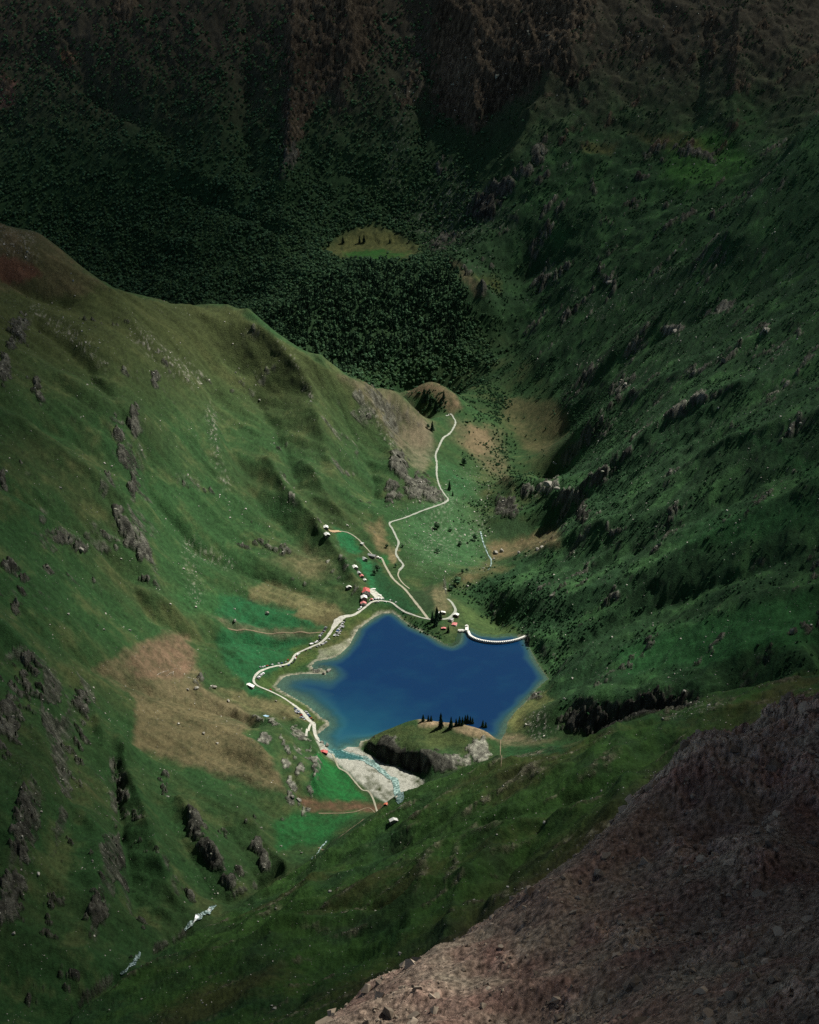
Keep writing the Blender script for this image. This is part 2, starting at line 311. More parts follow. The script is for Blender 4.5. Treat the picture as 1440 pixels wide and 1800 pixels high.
# near green shoulder: long parallel swells
for path, amp, wid in [
    ([(1440,1300),(1250,1345),(1090,1330),(1025,1378),(900,1450)], 9, 26), ([(1300,1260),(1180,1290),(1050,1330),(930,1365),(830,1400),(740,1450)], 8, 22), ([(1200,1370),(1120,1410),(1050,1480),(960,1530),(860,1600)], 10, 22),
    ([(1000,1440),(860,1480),(790,1500),(740,1550),(720,1640)], 12, 24), ([(900,1430),(760,1490),(640,1540),(560,1560),(520,1600)], 8, 20), ([(820,1560),(680,1610),(560,1640),(500,1650),(450,1700)], 11, 22),
    ([(1150,1350),(1000,1410),(880,1440),(700,1500)], -8, 22), ([(1060,1440),(900,1520),(820,1580)], -8, 18), ([(700,1580),(560,1610),(420,1650)], -9, 18), ([(780,1620),(660,1660),(560,1720),(500,1790)], -9, 22),
    ([(700,1660),(600,1690),(520,1700),(440,1760)], 9, 18), ([(450,1620),(380,1680),(300,1720)], 7, 16), ([(800,1350),(840,1338),(885,1345)], 6, 16), ([(950,1320),(980,1318),(1040,1300)], 4, 14),
    ([(1300,1330),(1180,1400),(1080,1500),(1000,1560)], 8, 16), ([(1010,1400),(930,1480),(880,1560),(820,1640)], -10, 14), ([(880,1480),(830,1540),(800,1600),(780,1660)], 9, 13), ([(640,1500),(560,1530),(545,1560)], 6, 14), ([(660,1560),(600,1600),(480,1640),(400,1690)], 9, 15), ([(1180,1310),(1080,1370),(1000,1420)], -8, 14), ([(980,1360),(880,1400),(790,1440),(720,1470)], 6, 12)]:
    relief(path, amp * 1.35, wid * .8)

# ------------------------------------------------------------------ masks measured on the ground
PX, PY = project(VX, VY, VZ)
fPX = PX.ravel().astype(np.float32); fPY = PY.ravel().astype(np.float32)
warp1 = fbm(fX, fY, 60, 4, 31).astype(np.float32); warp2 = fbm(fX, fY, 60, 4, 41).astype(np.float32)
warp3 = fbm(fX, fY, 13, 3, 33).astype(np.float32); warp4 = fbm(fX, fY, 13, 3, 43).astype(np.float32)
WPX = fPX + 16 * warp1 + 8 * warp3; WPY = fPY + 14 * warp2 + 8 * warp4
def zone(P, soft=8, y0=0, y1=1e9, warp=1.0):
    """weight of a patch of ground; its outline is surveyed from the photograph"""
    P = [(float(a), float(b)) for a, b in P]; xs = [p[0] for p in P]; yy_ = [p[1] for p in P]; r = soft + 18
    out = np.zeros(fX.shape, np.float32)
    m = np.flatnonzero((fPX > min(xs) - r) & (fPX < max(xs) + r) & (fPY > min(yy_) - r) & (fPY < max(yy_) + r) & (fY > y0) & (fY < y1))
    x = fPX[m] + warp * (WPX[m] - fPX[m]); y = fPY[m] + warp * (WPY[m] - fPY[m])
    out[m] = sstep(-soft, soft, poly_sd(x, y, P)); return out
def trail(P, wid, soft=3, y0=0, y1=1e9, warp=0.5):
    xs = [p[0] for p in P]; yy_ = [p[1] for p in P]; r = wid + soft + 12; out = np.zeros(fX.shape, np.float32)
    m = np.flatnonzero((fPX > min(xs) - r) & (fPX < max(xs) + r) & (fPY > min(yy_) - r) & (fPY < max(yy_) + r) & (fY > y0) & (fY < y1))
    x = fPX[m] + warp * (WPX[m] - fPX[m]); y = fPY[m] + warp * (WPY[m] - fPY[m])
    out[m] = sstep(wid + soft, wid - soft, line_d(x, y, P)); return out
def blobs(L, y0=0, y1=1e9):
    out = np.zeros(fX.shape, np.float32)
    for (bx, by, rx, ry, *rest) in L:
        ang = R(rest[0]) if rest else 0; st = (rest[1] if len(rest) > 1 else 1.0) * (.70 if bx < 300 and by > 1150 else 1.0); r = max(rx, ry) * 1.9 + 12
        m = np.flatnonzero((np.abs(fPX - bx) < r) & (np.abs(fPY - by) < r) & (fY > y0) & (fY < y1))
        dx = WPX[m] - bx; dy = WPY[m] - by; c, s = math.cos(ang), math.sin(ang)
        q = np.sqrt(((dx * c + dy * s) / rx) ** 2 + ((-dx * s + dy * c) / ry) ** 2)
        out[m] = np.maximum(out[m], st * sstep(1.55, 0.2, q))
    return out
fg = (fY < 1000)
main = (fY > 1400)
LEFTZ = zone([(-900,2000),(-900,330),(0,395),(190,508),(310,537),(400,538),(470,585),(600,662),(700,690),(745,737),(690,900),(600,1060),(440,1190),(420,1260),(520,1400),(540,1500),(350,1625),(100,1790),(60,2000)], 6, 1450, 4350, 0.3)
SHOULD = zone([(60,2000),(130,1790),(350,1640),(545,1518),(700,1405),(820,1352),(985,1325),(1110,1266),(1250,1226),(1440,1190),(2400,1150),(2400,2600),(60,2600)], 5, 1100, 2560, 0.2)
FARZ = sstep(4700, 5300, fY + 0.0) * (fPX < 2000)
RIGHTZ = zone([(820,1035),(900,1110),(965,1190),(985,1240),(1240,1270),(1440,1200),(2600,1200),(2600,-600),(1050,-600),(1000,100),(900,300),(800,420),(860,560),(940,640),(1010,760),(960,880),(900,1000)], 14, 2500, 7000, 0.6)
rock = blobs([(20,1270,45,85,10),(60,1195,50,30,40),(145,1240,20,55,-10),(40,1440,26,70,8),(22,1560,30,90,10),(130,1330,30,70,0,.8),(168,1600,22,95,8),(215,1400,18,55,-10,.8),(110,1480,16,50,0,.7),
    (240,1450,18,60,-15,.7),(200,1510,20,40,0,.7),(275,1500,10,40,-20,.6),(290,1390,12,40,0,.6),(90,1620,22,60,10,.8),(60,1760,40,40,0,.7),(130,1720,30,40,0,.6),(345,1455,16,34,-28),(378,1515,17,38,-30),(405,1560,14,20,-30),(458,1490,10,28,-30),(472,1520,10,18,-20),
    (420,1540,12,12,0,.6),(250,1640,14,24,0,.7),(230,1690,16,20,0,.7),
    (270,672,7,22,8),(236,745,10,34,5),(215,800,14,24,-20),(236,855,7,32),(205,770,16,14,0,.8),(164,790,8,14,0,.6),(190,850,8,22,0,.6),(222,940,14,34,-25),(210,905,10,14),(248,965,12,28,-10),(262,1025,12,26,-30,.7),(30,590,22,44,15,.8),(6,650,14,26),(72,690,12,26,-10,.8),
    (8,845,8,28),(20,1000,22,18,20,.9),(40,1030,12,18,0,.8),(110,950,30,8,20,.8),(142,968,8,8),(75,905,8,14,0,.6),(25,1075,12,20,0,.6),(290,640,10,30,-20,.5),
    (512,872,9,11),(500,860,6,40,-25,.5),(560,925,7,30,-30,.5),(600,985,7,34,-25,.55),(622,1035,7,22,-15,.5),(590,1010,6,26,-20,.5),
    (700,820,14,32,-20),(735,855,30,26,30),(762,872,18,12,20),(690,870,16,22,0,.9),(655,700,10,26,-30,.6),(690,750,12,26,-20,.7),(640,720,6,30,-30,.5),
    (482,1270,22,6,25),(520,1285,24,7,40),(468,1300,12,9),(505,1315,6,26,-20),(530,1320,14,6,50),(497,1345,7,16,-10),(515,1375,9,18,-15),(508,1405,9,14),(528,1352,7,9),(555,1345,9,20,-10),(552,1385,6,14),(450,1262,14,5,25,.8),(545,1325,6,16,0,.8),(535,1420,16,10,30,.7),
    (345,1210,9,5,10,.8),(378,1217,14,5,10,.7),(355,1192,6,9)], 1400, 4400)
rock2 = blobs([(893,892,24,26,0),(925,862,16,14),(968,856,28,11,-8),(1000,880,24,9,-25),(1060,838,34,9,-32),(1100,805,24,8,-30),(1025,905,10,24,10),(1085,932,16,6,10,.8),(1235,705,44,9,-18),(1195,728,24,9,-20),(1103,675,18,16,-30,.8),(1085,690,12,14,0,.8),
    (1073,500,11,18,0,.9),(1055,485,8,10,0,.6),(1272,542,30,18,-20,.8),(1185,582,14,13,0,.9),(1230,655,34,12,-20,.7),(1260,640,24,8,-20,.7),(1370,690,40,9,-25,.7),(1290,760,20,7,0,.5),(1400,590,24,12,0,.6),(1320,620,18,6,-20,.6),(1130,750,24,7,-20,.6),
    (1225,282,40,10,10),(1170,265,10,6),(1115,370,20,9,-40,.8),(1060,400,12,10,0,.7),(1130,325,16,8,0,.7),(1050,335,10,14,0,.6),(950,280,14,24,-20,.9),(985,120,24,22,0,.9),(1010,150,16,20,0,.8),(920,310,24,12,-30,.8),
    (885,340,30,18,-35),(850,375,34,22,-35),(1345,580,16,6,0,.8),(1200,715,10,6),(1115,1150,24,8,-15,.5),(1240,880,14,6,0,.4),
    (1040,1268,60,26,0),(1150,1250,80,26,-10),(945,1225,24,12,-30,.8),(925,1270,8,24,20,.5),(930,1200,26,8,-50,.6),(780,300,22,14,-40,.5),(780,430,36,14,-10,.8),(560,1180,14,8),(568,1180,9,8),(842,1318,22,26,20,1.3),(812,1340,16,16,0,.9),(760,1335,60,20,10),(690,1318,50,16,25),
    (820,480,8,20,-30,.6),(845,515,6,16,-30,.6),(800,1112,20,5,0,.0)], 2400, 7000)
rock = np.maximum(rock, rock2)
top = FARZ * sstep(330, 60, fPY + 60 * warp1)
rockfar = np.maximum.reduce([zone([(780,-60),(1080,-60),(1030,60),(960,130),(900,180),(830,230),(770,210),(760,90)], 20, 5000), zone([(500,-60),(680,-60),(640,140),(560,180),(520,300),(495,320),(500,150)], 14, 5000) * 0.8,
    blobs([(220,30,26,34,30,.8),(118,112,16,14,0,.6),(10,160,22,26,0,.7),(1250,80,8,60,0,.7),(1290,100,8,70,10,.6),(1340,60,8,60,0,.5),(1180,120,6,40,0,.5),(1400,100,20,60,0,.4),(720,160,24,60,20,.6),(660,60,20,70,0,.5),(600,170,20,40,0,.5)], 4500)])
rock = np.maximum(rock, rockfar)
oc = fbm(fX * .75 + fY * .66, (-fX * .66 + fY * .75) * 2.4, 170, 4, 801); rock = np.maximum(rock, (RIGHTZ * .64 * sstep(.0, .5, oc) + LEFTZ * .46 * sstep(.10, .5, oc)).astype(np.float32) * (1 - zone([(160,1120),(600,1020),(760,1060),(760,1130),(600,1330),(640,1420),(480,1440),(160,1330)], 10, 2200, 3400)))
# rock streaks of the near shoulder follow its swells
sx = fX * 0.80 + fY * 0.60; sy = -fX * 0.60 + fY * 0.80
st = fbm(sx / 6.0, sy, 26, 4, 77, 0.55); st2 = fbm(sx / 2.5, sy, 110, 2, 99)
streak = SHOULD * sstep(0.20, 0.42, st + 0.35 * st2 - 0.05)
streak = np.maximum(streak, blobs([(1055,1355,38,7,-38),(940,1365,24,6,-25),(1150,1395,36,12,-38,.8),(1120,1425,20,8,-40,.7),(1260,1248,26,11,-20,.7),(1170,1263,16,4),(885,1340,24,5,-10),(935,1326,30,4,-12),(1050,1480,30,6,-40,.6),(740,1540,7,36,20,.7),(798,1530,6,34,12,.8),
    (760,1500,26,6,-30,.6),(620,1645,36,5,-10,.8),(560,1640,20,6,0,.7),(520,1695,30,6,-10,.7),(470,1610,26,4,-20,.7),(850,1468,40,5,-20,.5),(690,1530,30,4,-30,.5),(505,1545,12,3,0,.7)], 1100, 2560))
dsx = np.where(LEFTZ > .5, fX * .94 - fY * .34, fX * .75 + fY * .66); dsy = np.where(LEFTZ > .5, fX * .43 + fY * .9, -fX * .66 + fY * .75)   # down and across the slopes
crags = 0.40 * fbm(dsx / 1.7 + 8 * warp1, dsy, 30, 5, 12, 0.65) + 0.35 * fbm(fX, fY, 13, 4, 19, 0.65) + .25 * fbm(fX, fY, 40, 4, 20, .6, True)
rmask = sstep(-0.03, 0.14, rock * 1.05 - 0.86 + 1.75 * crags) * sstep(0.02, 0.15, rock)
rmask = rmask.astype(np.float32)
SAND = zone([(556,1296),(566,1300),(583,1314),(596,1322),(608,1314),(632,1311),(650,1318),(690,1338),(745,1368),(745,1385),(712,1402),(690,1416),(655,1398),(610,1362),(585,1335),(565,1318)], 3, 2400, 2720, 0.25)

# relief noise: broad, then fine; steeper and craggier on rock
nz = np.zeros(fX.shape, np.float32)
flat = np.clip(SAND + zone([(470,1150),(560,1120),(650,1055),(760,1080),(800,1110),(700,1110),(560,1200),(580,1300),(480,1240)], 20, 2400, 3300) + zone([(575,445),(600,418),(730,425),(720,455),(620,462)], 8, 5400, 6000) + zone([(880,690),(980,710),(1010,770),(960,830),(900,760)], 20, 3900, 5000) * 0.7, 0, 1)
amp_g = (1 - flat)
lx = fX * 0.90 - fY * 0.43; ly = fX * 0.43 + fY * 0.90      # down and across the left slope
nz += LEFTZ * amp_g * (11.0 * fbm(lx / 3.0 + 10 * warp1, ly, 90, 5, 3, 0.52, True) + 3.5 * fbm(lx / 2.2, ly, 45, 4, 13) + 1.2 * fbm(lx / 1.6, ly, 16, 3, 8))
nz += RIGHTZ * amp_g * (13.0 * fbm(sx / 2.6 + 12 * warp1, sy + 10 * warp2, 80, 6, 21, 0.58, True) + 4.5 * fbm(fX, fY, 34, 4, 22, .6))
nz += SHOULD * (15.0 * fbm(sx / 3.2 + 8 * warp1, sy + 6 * warp2, 58, 6, 51, 0.56, True) + 2.4 * fbm(fX, fY, 20, 4, 52, .6))
nz += FARZ * amp_g * (22 * fbm(fX * .8 + fY * .6, (fY * .8 - fX * .6) * .55, 230, 6, 61, 0.56, True) + 5 * fbm(fX, fY, 55, 4, 62) + top * 26 * fbm(fX * .9 + fY * .45 + 20 * warp1, (fY * .9 - fX * .45) * .5, 120, 6, 63, 0.6, True))
nz += main * amp_g * 1.3 * fbm(fX, fY, 40, 4, 71)
cr = fbm(fX + 9 * warp1, fY + 9 * warp2, 34, 5, 91, 0.62, True)
cn = fbm(fX + 8 * warp1, fY + 8 * warp2, 17, 4, 97, 0.6); crd = .6 * np.round(cn * 3.0) / 3.0 + .6 * fbm(fX + 5 * warp3, fY, 24, 4, 98, .62, True)
LOWR = np.maximum.reduce([zone([(415,1245),(580,1245),(590,1440),(470,1440)], 10, 2200, 2800), zone([(555,890),(605,890),(655,1062),(590,1062)], 8, 3000, 3600), zone([(545,1170),(590,1170),(590,1195),(545,1195)], 4, 2700, 3100), zone([(630,1285),(870,1280),(870,1350),(760,1375),(640,1330)], 6, 2400, 2720), zone([(490,850),(530,850),(530,890),(490,890)], 5, 3200, 3900), zone([(630,680),(720,690),(720,790),(660,790)], 8, 3600, 4400) * .7])
nz += main * rmask * (1 - .82 * LOWR) * (5.5 * cr + 5.0 * crd + 2.0) * np.where(fY > 4700, 1.8, 1.0) + streak * (1.8 + 1.6 * fbm(fX, fY, 9, 2, 95, 0.5, True))
# foreground: broken scree and blocks
fu = fX * .8 + fY * .6; fv = -fX * .6 + fY * .8; fw = 3 * fbm(fX, fY, 12, 3, 118)
crest_k = sstep(.05, .5, fbm(fX, fY, 45, 3, 119) + .25 * sstep(560, 700, fY))
fgn = 9 * fbm(fX, fY, 90, 3, 111, 0.5, True) + 3.0 * fbm(fu / 1.8 + fw, fv, 34, 4, 113, 0.55, True) + crest_k * (4.5 * np.floor(3 * fbm(fu + fw, fv, 16, 3, 114, .5, True)) / 3 + 1.2 * fbm(fu, fv + fw, 7, 3, 117, .5, True)) + .8 * np.round(3 * fbm(fX + fw, fY, 4.5, 3, 120, .6)) / 3 + .35 * fbm(fX, fY, 2.2, 3, 115, 0.6)
fgn = fgn + sstep(590, 680, fY) * (9.0 * fbm(fX * 1.3 + fw, fY, 22, 4, 121, .6, True) * sstep(-.2, .4, fbm(fX, fY, 50, 2, 122)) - 3.0)
nz += fg * (fgn - 7.5)
VZ += nz.reshape(VZ.shape)
# flat meadow tarn and delta keep their level
LAKE_PX = [(690,1077),(672,1078),(655,1087),(641,1098),(630,1106),(623,1118),(616,1132),(600,1148),(588,1156),(568,1160),(554,1163),(548,1171),(553,1178),(563,1174),(574,1179),(574,1186),(560,1185),(530,1185),(512,1187),(498,1191),(485,1206),
    (496,1215),(520,1228),(540,1240),(556,1253),(566,1262),(577,1267),(580,1274),(570,1282),(557,1291),(560,1302),(572,1312),(582,1322),(590,1333),(600,1335),(618,1336),(640,1338),(660,1348),(640,1330),(612,1322),(604,1318),(612,1313),(630,1313),
    (634,1303),(660,1297),(700,1290),(740,1288),(800,1291),(840,1293),(872,1300),(882,1299),(888,1288),(893,1268),(905,1252),(922,1236),(938,1218),(950,1205),(964,1194),(957,1184),(946,1168),(937,1152),(931,1138),(927,1122),
    (900,1116),(872,1119),(845,1116),(824,1106),(812,1108),(809,1122),(806,1130),(795,1135),(782,1133),(768,1125),(748,1113),(728,1104),(712,1094),(700,1083)]
LAKE = [at_z(x, y, 0)[:2] for x, y in LAKE_PX]
m = np.flatnonzero((fY > 2380) & (fY < 3300) & (np.abs(fX) < 420))
sd = poly_sd(fX[m] + 1.5 * warp1[m], fY[m] + 1.5 * warp2[m], LAKE)
zf = VZ.ravel()
pen = sstep(2500, 2530, fY[m]) * sstep(2640, 2610, fY[m]) * sstep(-70, -40, fX[m]) * sstep(140, 110, fX[m])
shore = 0.35 + (np.maximum(zf[m], 0.3) - 0.35) * sstep(0, 26 - 16 * pen, -sd) + 0.02 * np.clip(-sd, 0, 20)
dwn = (fY[m] > 2990) & (fX[m] > 70)               # below the dam the valley drops under lake level
zf[m] = np.where(sd > 0, np.maximum(-0.07 * sd - 0.3, -14), np.where(dwn, zf[m], np.where(-sd < 40, np.maximum(shore, 0.3), np.maximum(zf[m], 0.5))))
lakesd = np.full(fX.shape, -999.0, np.float32); lakesd[m] = sd
m = np.flatnonzero(SAND > 0.02); zf[m] = zf[m] * (1 - SAND[m]) + SAND[m] * np.where(lakesd[m] > 0, zf[m], 0.9 + 0.5 * fbm(fX[m], fY[m], 14, 3, 7) + 0.012 * np.clip(2600 - fY[m], 0, 200))
PEN = [at_y(*p)[:2] for p in [(632,1299,2612),(655,1303,2588),(680,1310,2561),(720,1323,2539),(760,1337,2521),(786,1349,2508),(806,1362,2495),(860,1368,2492),(905,1345,2500),(905,1305,2600),(872,1293,2650),(800,1286,2668),(735,1282,2676),(670,1290,2660)]]
m = np.flatnonzero((fY > 2470) & (fY < 2720) & (np.abs(fX) < 200) & (lakesd < 0) & (SHOULD < .5))
pd = poly_sd(fX[m] + 3 * warp1[m] + 1.5 * np.sin(fX[m] / 6.0), fY[m] + 3 * warp2[m], PEN); inside = sstep(-1.5, 6.5, pd); west = sstep(35, 15, fX[m]) * sstep(-94, -82, fX[m])
zf[m] = np.where(west > 0, zf[m] * (1 - west) + west * (np.minimum(zf[m], 1.6) * (1 - inside) + zf[m] * inside), zf[m])
VZ = zf.reshape(VZ.shape)
PX, PY = project(VX, VY, VZ)
print("relief", round(time.time() - T0, 1))

# ------------------------------------------------------------------ what the ground is made of
def mixc(c, col, m):
    col = np.array(col, np.float32); return c * (1 - m[:, None]) + col[None] * m[:, None]
n_big = fbm(fX, fY, 260, 4, 201); n_mid = fbm(fX, fY, 70, 4, 202); n_fine = fbm(fX, fY, 14, 4, 203, 0.6); n_vf = fbm(fX, fY, 5, 2, 204)
n_str = fbm(lx / 4, ly, 26, 4, 205)
dist_t = sstep(0, 1, (fPY - 500) / 600)
GREEN, OLIVE, LUSH, TAN, BROWN, DRY = (.021, .060, .018), (.031, .051, .017), (.012, .076, .026), (.098, .084, .044), (.060, .045, .026), (.085, .085, .034)
ccol = np.tile(np.array(GREEN, np.float32), (len(fX), 1))
ccol = mixc(ccol, OLIVE, np.clip(0.34 + 1.1 * n_big + 0.6 * n_mid + 0.5 * n_str, 0, 1))
ccol = mixc(ccol, DRY, 0.35 * sstep(0.0, 0.6, n_mid + 0.5 * n_fine))
# left spur: olive and straw towards the crest
ccol = mixc(ccol, (.050, .060, .020), LEFTZ * sstep(760, 540, fPY - 0.10 * fPX + 50 * n_mid) * 0.8)
up = zone([(-50,380),(70,400),(120,450),(190,508),(110,530),(40,520),(-50,500)], 12, 3000, 4400)
ccol = mixc(ccol, (.100, .075, .042), up * (0.5 + 0.5 * n_mid)); ccol = mixc(ccol, (.130, .060, .038), zone([(-20,450),(50,465),(75,485),(40,498),(-20,490)], 6, 3000, 4400) * .8)
SHO = SHOULD * main
ccol = mixc(ccol, (.026, .070, .014), SHO * sstep(-0.1, 0.45, n_mid + 0.4 * n_big + 0.25) * .85); ccol = mixc(ccol, (.048, .042, .016), SHO * sstep(0.0, 0.5, st2 + 0.3 * n_fine) * 0.6)
ccol = mixc(ccol, (.052, .040, .020), zone([(1440,1225),(1380,1240),(1240,1300),(1140,1380),(1040,1450),(900,1560),(700,1700),(560,1800),(400,1900),(1440,1900)], 40, 1400, 2600) * .7)
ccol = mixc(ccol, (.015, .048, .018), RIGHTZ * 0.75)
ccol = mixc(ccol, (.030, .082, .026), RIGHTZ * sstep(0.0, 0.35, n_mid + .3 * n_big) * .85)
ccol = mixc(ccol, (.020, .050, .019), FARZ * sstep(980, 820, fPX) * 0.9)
ccol = mixc(ccol, (.055, .045, .033), top * .85)
spur_meadow = np.maximum.reduce([zone([(1440,1040),(1300,1075),(1180,1110),(1080,1150),(1100,1200),(1300,1160),(1440,1130)], 16, 2500, 3000), zone([(1440,880),(1360,890),(1250,920),(1190,960),(1290,960),(1440,920)], 16, 2500, 3400) * .7, zone([(1130,690),(1270,740),(1440,860),(1440,830),(1250,730)], 10, 2500, 4200) * .6])  # greener open grass on the right slopes
ccol = mixc(ccol, (.018, .078, .022), spur_meadow * .9)
patches = [
    # meadows and hay fields of the left valley side
    ([(215,1150),(290,1118),(330,1122),(345,1160),(360,1215),(460,1262),(428,1290),(490,1360),(505,1398),(470,1396),(235,1312),(240,1235),(165,1180)], 5, TAN, .80), ([(215,1165),(275,1130),(325,1125),(345,1165),(320,1200),(235,1195)], 4, (.125,.082,.052), .6),
    ([(240,1235),(330,1235),(420,1290),(470,1330),(490,1390),(235,1312)], 5, (.105,.090,.044), .6), ([(440,1042),(470,1026),(600,1072),(592,1098),(512,1084),(436,1060)], 4, (.11,.105,.048), .85), ([(520,1085),(600,1080),(595,1108),(530,1098)], 5, (.075,.068,.03), .8),
    ([(375,1215),(440,1222),(520,1240),(552,1266),(500,1264),(440,1248)], 5, (.12,.108,.052), .8), ([(560,1262),(530,1250),(545,1275),(560,1268)], 4, (.14,.10,.05), .6),
    ([(388,1048),(520,1072),(514,1088),(572,1106),(420,1106),(380,1082)], 4, LUSH, .9), ([(392,1112),(562,1120),(522,1166),(456,1190),(442,1216),(395,1178),(380,1130)], 5, LUSH, .85), ([(425,1215),(450,1205),(500,1228),(470,1225)], 4, LUSH, .9),
    ([(370,1088),(470,1106),(575,1112),(500,1128),(420,1114)], 4, (.10,.09,.055), .45), ([(300,1040),(400,1050),(380,1090),(320,1080)], 12, (.02,.075,.022), .6), ([(470,990),(540,960),(600,1010),(540,1020)], 12, (.11,.10,.05), .5),
    ([(583,932),(618,944),(640,975),(612,985),(596,962)], 3, (.012,.088,.030), .9), ([(628,990),(650,988),(668,1020),(694,1062),(676,1060),(650,1030)], 3, (.014,.098,.034), .9),
    ([(655,985),(668,1000),(742,1080),(700,1078),(672,1052),(654,1015)], 3, (.012,.052,.018), .95), ([(672,968),(690,980),(680,1000),(664,985)], 3, (.012,.08,.02), .7),
    ([(640,925),(672,915),(690,975),(660,965)], 5, (.14,.105,.055), .6), ([(684,962),(700,965),(698,990),(684,985)], 3, (.19,.15,.08), .8), ([(745,1040),(785,1035),(792,1075),(770,1085),(760,1060)], 5, (.13,.115,.06), .75), ([(715,1045),(760,1035),(765,1075),(745,1078)], 4, (.02,.04,.016), .8),
    ([(560,1325),(600,1352),(645,1408),(600,1412),(548,1392),(552,1350)], 4, (.010,.085,.020), .92), ([(512,1424),(625,1432),(570,1482),(490,1502),(480,1460)], 6, (.012,.078,.020), .8), ([(520,1398),(600,1412),(690,1414),(650,1428),(545,1424)], 4, (.085,.052,.03), .85),
    ([(480,1185),(500,1165),(560,1110),(640,1070),(690,1070),(650,1100),(600,1155),(550,1160),(500,1190)], 5, (.055,.085,.020), .7), ([(450,1195),(500,1188),(485,1210),(530,1232),(580,1275),(560,1292),(545,1262),(470,1222)], 4, (.05,.085,.022), .65), ([(520,1165),(600,1110),(640,1080),(655,1092),(600,1140),(550,1155)], 5, (.07,.06,.03), .4),
    # beyond the lake
    ([(690,760),(745,737),(760,745),(765,800),(740,830),(700,800)], 6, (.12,.11,.07), .6), ([(600,665),(700,690),(750,740),(755,790),(700,790),(650,720)], 8, (.115,.095,.06), .6),
    ([(712,688),(735,672),(775,672),(800,690),(812,720),(790,728),(760,690),(722,698)], 4, (.13,.095,.055), .8), ([(826,750),(858,752),(866,790),(840,800),(815,780)], 5, (.19,.135,.075), .7), ([(790,735),(880,760),(900,860),(860,830),(800,770)], 10, (.10,.08,.045), .6),
    ([(740,880),(800,860),(850,940),(840,990),(740,1000),(700,930)], 18, (.035,.095,.035), .7), ([(760,800),(830,840),(840,880),(790,870)], 14, (.02,.09,.032), .5),
    ([(890,695),(980,710),(1000,750),(960,800),(925,790),(885,730)], 7, (.080,.078,.034), .8), ([(845,670),(880,672),(885,690),(850,695)], 5, (.11,.075,.04), .6), ([(860,955),(980,935),(985,965),(860,985)], 7, (.115,.088,.045), .7), ([(865,925),(900,905),(935,920),(930,945),(865,950)], 6, (.022,.05,.018), .9),
    ([(800,1010),(860,990),(900,1000),(820,1035)], 6, (.10,.085,.04), .5), ([(795,1060),(830,1070),(930,1120),(900,1130),(830,1110)], 6, (.05,.085,.025), .7),
    ([(568,448),(594,418),(650,400),(705,418),(738,442),(712,458),(640,452),(600,455)], 9, (.092,.100,.034), .9), ([(600,450),(640,438),(690,442),(720,447),(700,458),(630,460)], 3, (.022,.085,.016), .95), ([(785,452),(812,470),(852,528),(838,530),(815,495),(795,470)], 4, (.11,.095,.05), .7), ([(830,488),(870,500),(880,520),(850,515)], 6, (.09,.10,.03), .6),
    ([(1180,262),(1260,240),(1330,300),(1270,330),(1200,345),(1160,320)], 14, (.030,.10,.018), .8), ([(1110,240),(1200,250),(1260,275),(1180,272)], 8, (.09,.085,.03), .6), ([(1020,265),(1080,262),(1075,280),(1025,282)], 6, (.08,.08,.026), .6), ([(1290,170),(1340,200),(1340,260),(1280,240)], 20, (.02,.07,.02), .5),
    ([(-10,150),(30,150),(25,190),(-10,200)], 4, (.20,.10,.08), .7), ([(100,105),(135,100),(135,118),(108,130)], 4, (.17,.09,.05), .6),
    # east shore and saddle
    ([(890,1280),(900,1258),(930,1235),(960,1215),(968,1230),(930,1250),(905,1285)], 4, (.105,.115,.040), .85), ([(870,1290),(905,1292),(985,1300),(920,1312),(880,1312)], 4, (.16,.125,.075), .5), ([(890,1310),(985,1310),(1000,1325),(940,1332),(885,1335)], 5, (.014,.056,.018), .7),
    ([(735,1262),(780,1266),(830,1272),(872,1290),(880,1300),(840,1296),(790,1278),(740,1278)], 3, (.22,.165,.10), .8), ([(640,1296),(720,1272),(800,1285),(840,1300),(780,1315),(700,1318),(640,1305)], 4, (.045,.062,.020), .7)]
for P, soft, c_, k in patches:
    y0, y1 = (1400, 4700) if max(p[1] for p in P) > 560 else (4300, 7300)
    if min(p[1] for p in P) > 1000: y1 = 3400
    ccol = mixc(ccol, c_, np.clip(zone(P, soft * 1.3, y0, y1, 0.6) * (k + 0.5 * n_fine + 0.35 * n_mid), 0, 1))
# shingle round the lake
shm = sstep(9, 2.0, -lakesd + 7 * n_mid + 7 * n_fine + 6 * sstep(-60, 60, fX)) * (lakesd <= 1) * (lakesd > -60)
ccol = mixc(ccol, (.26, .25, .19), np.clip(shm * (0.75 + 0.5 * n_vf + 1.0 * n_fine), 0, 1))
ccol = mixc(ccol, (.27, .27, .20), np.clip(zone([(556,1164),(590,1158),(620,1133),(624,1124),(612,1122),(585,1140),(562,1150)], 3, 2500, 3200, .5) * (.65 + .8 * n_str), 0, 1))
ccol = mixc(ccol, (.16, .17, .12), (lakesd > 0) * 1.0)
# delta gravel, with scrub on its bars
sandc = np.clip(SAND * (1.15), 0, 1)
ccol = mixc(ccol, (.36, .365, .31), sandc); ccol *= (1 - 0.16 * (sandc * np.clip(0.5 + n_fine, 0, 1)))[:, None]
bars = .55 * sstep(.12, .42, fbm(fX * .55 + fY * .83, (fY * .55 - fX * .83) * 2.2, 26, 4, 333)).astype(np.float32) + blobs([(648,1378,12,5,30),(652,1388,9,8),(668,1390,7,4),(673,1402,10,4,20),(660,1362,16,5,20),(682,1395,9,4),(735,1378,12,10),(712,1370,4,4),(637,1400,10,6)], 2400, 2700)
ccol = mixc(ccol, (.05, .06, .03), bars * .8 * sandc)
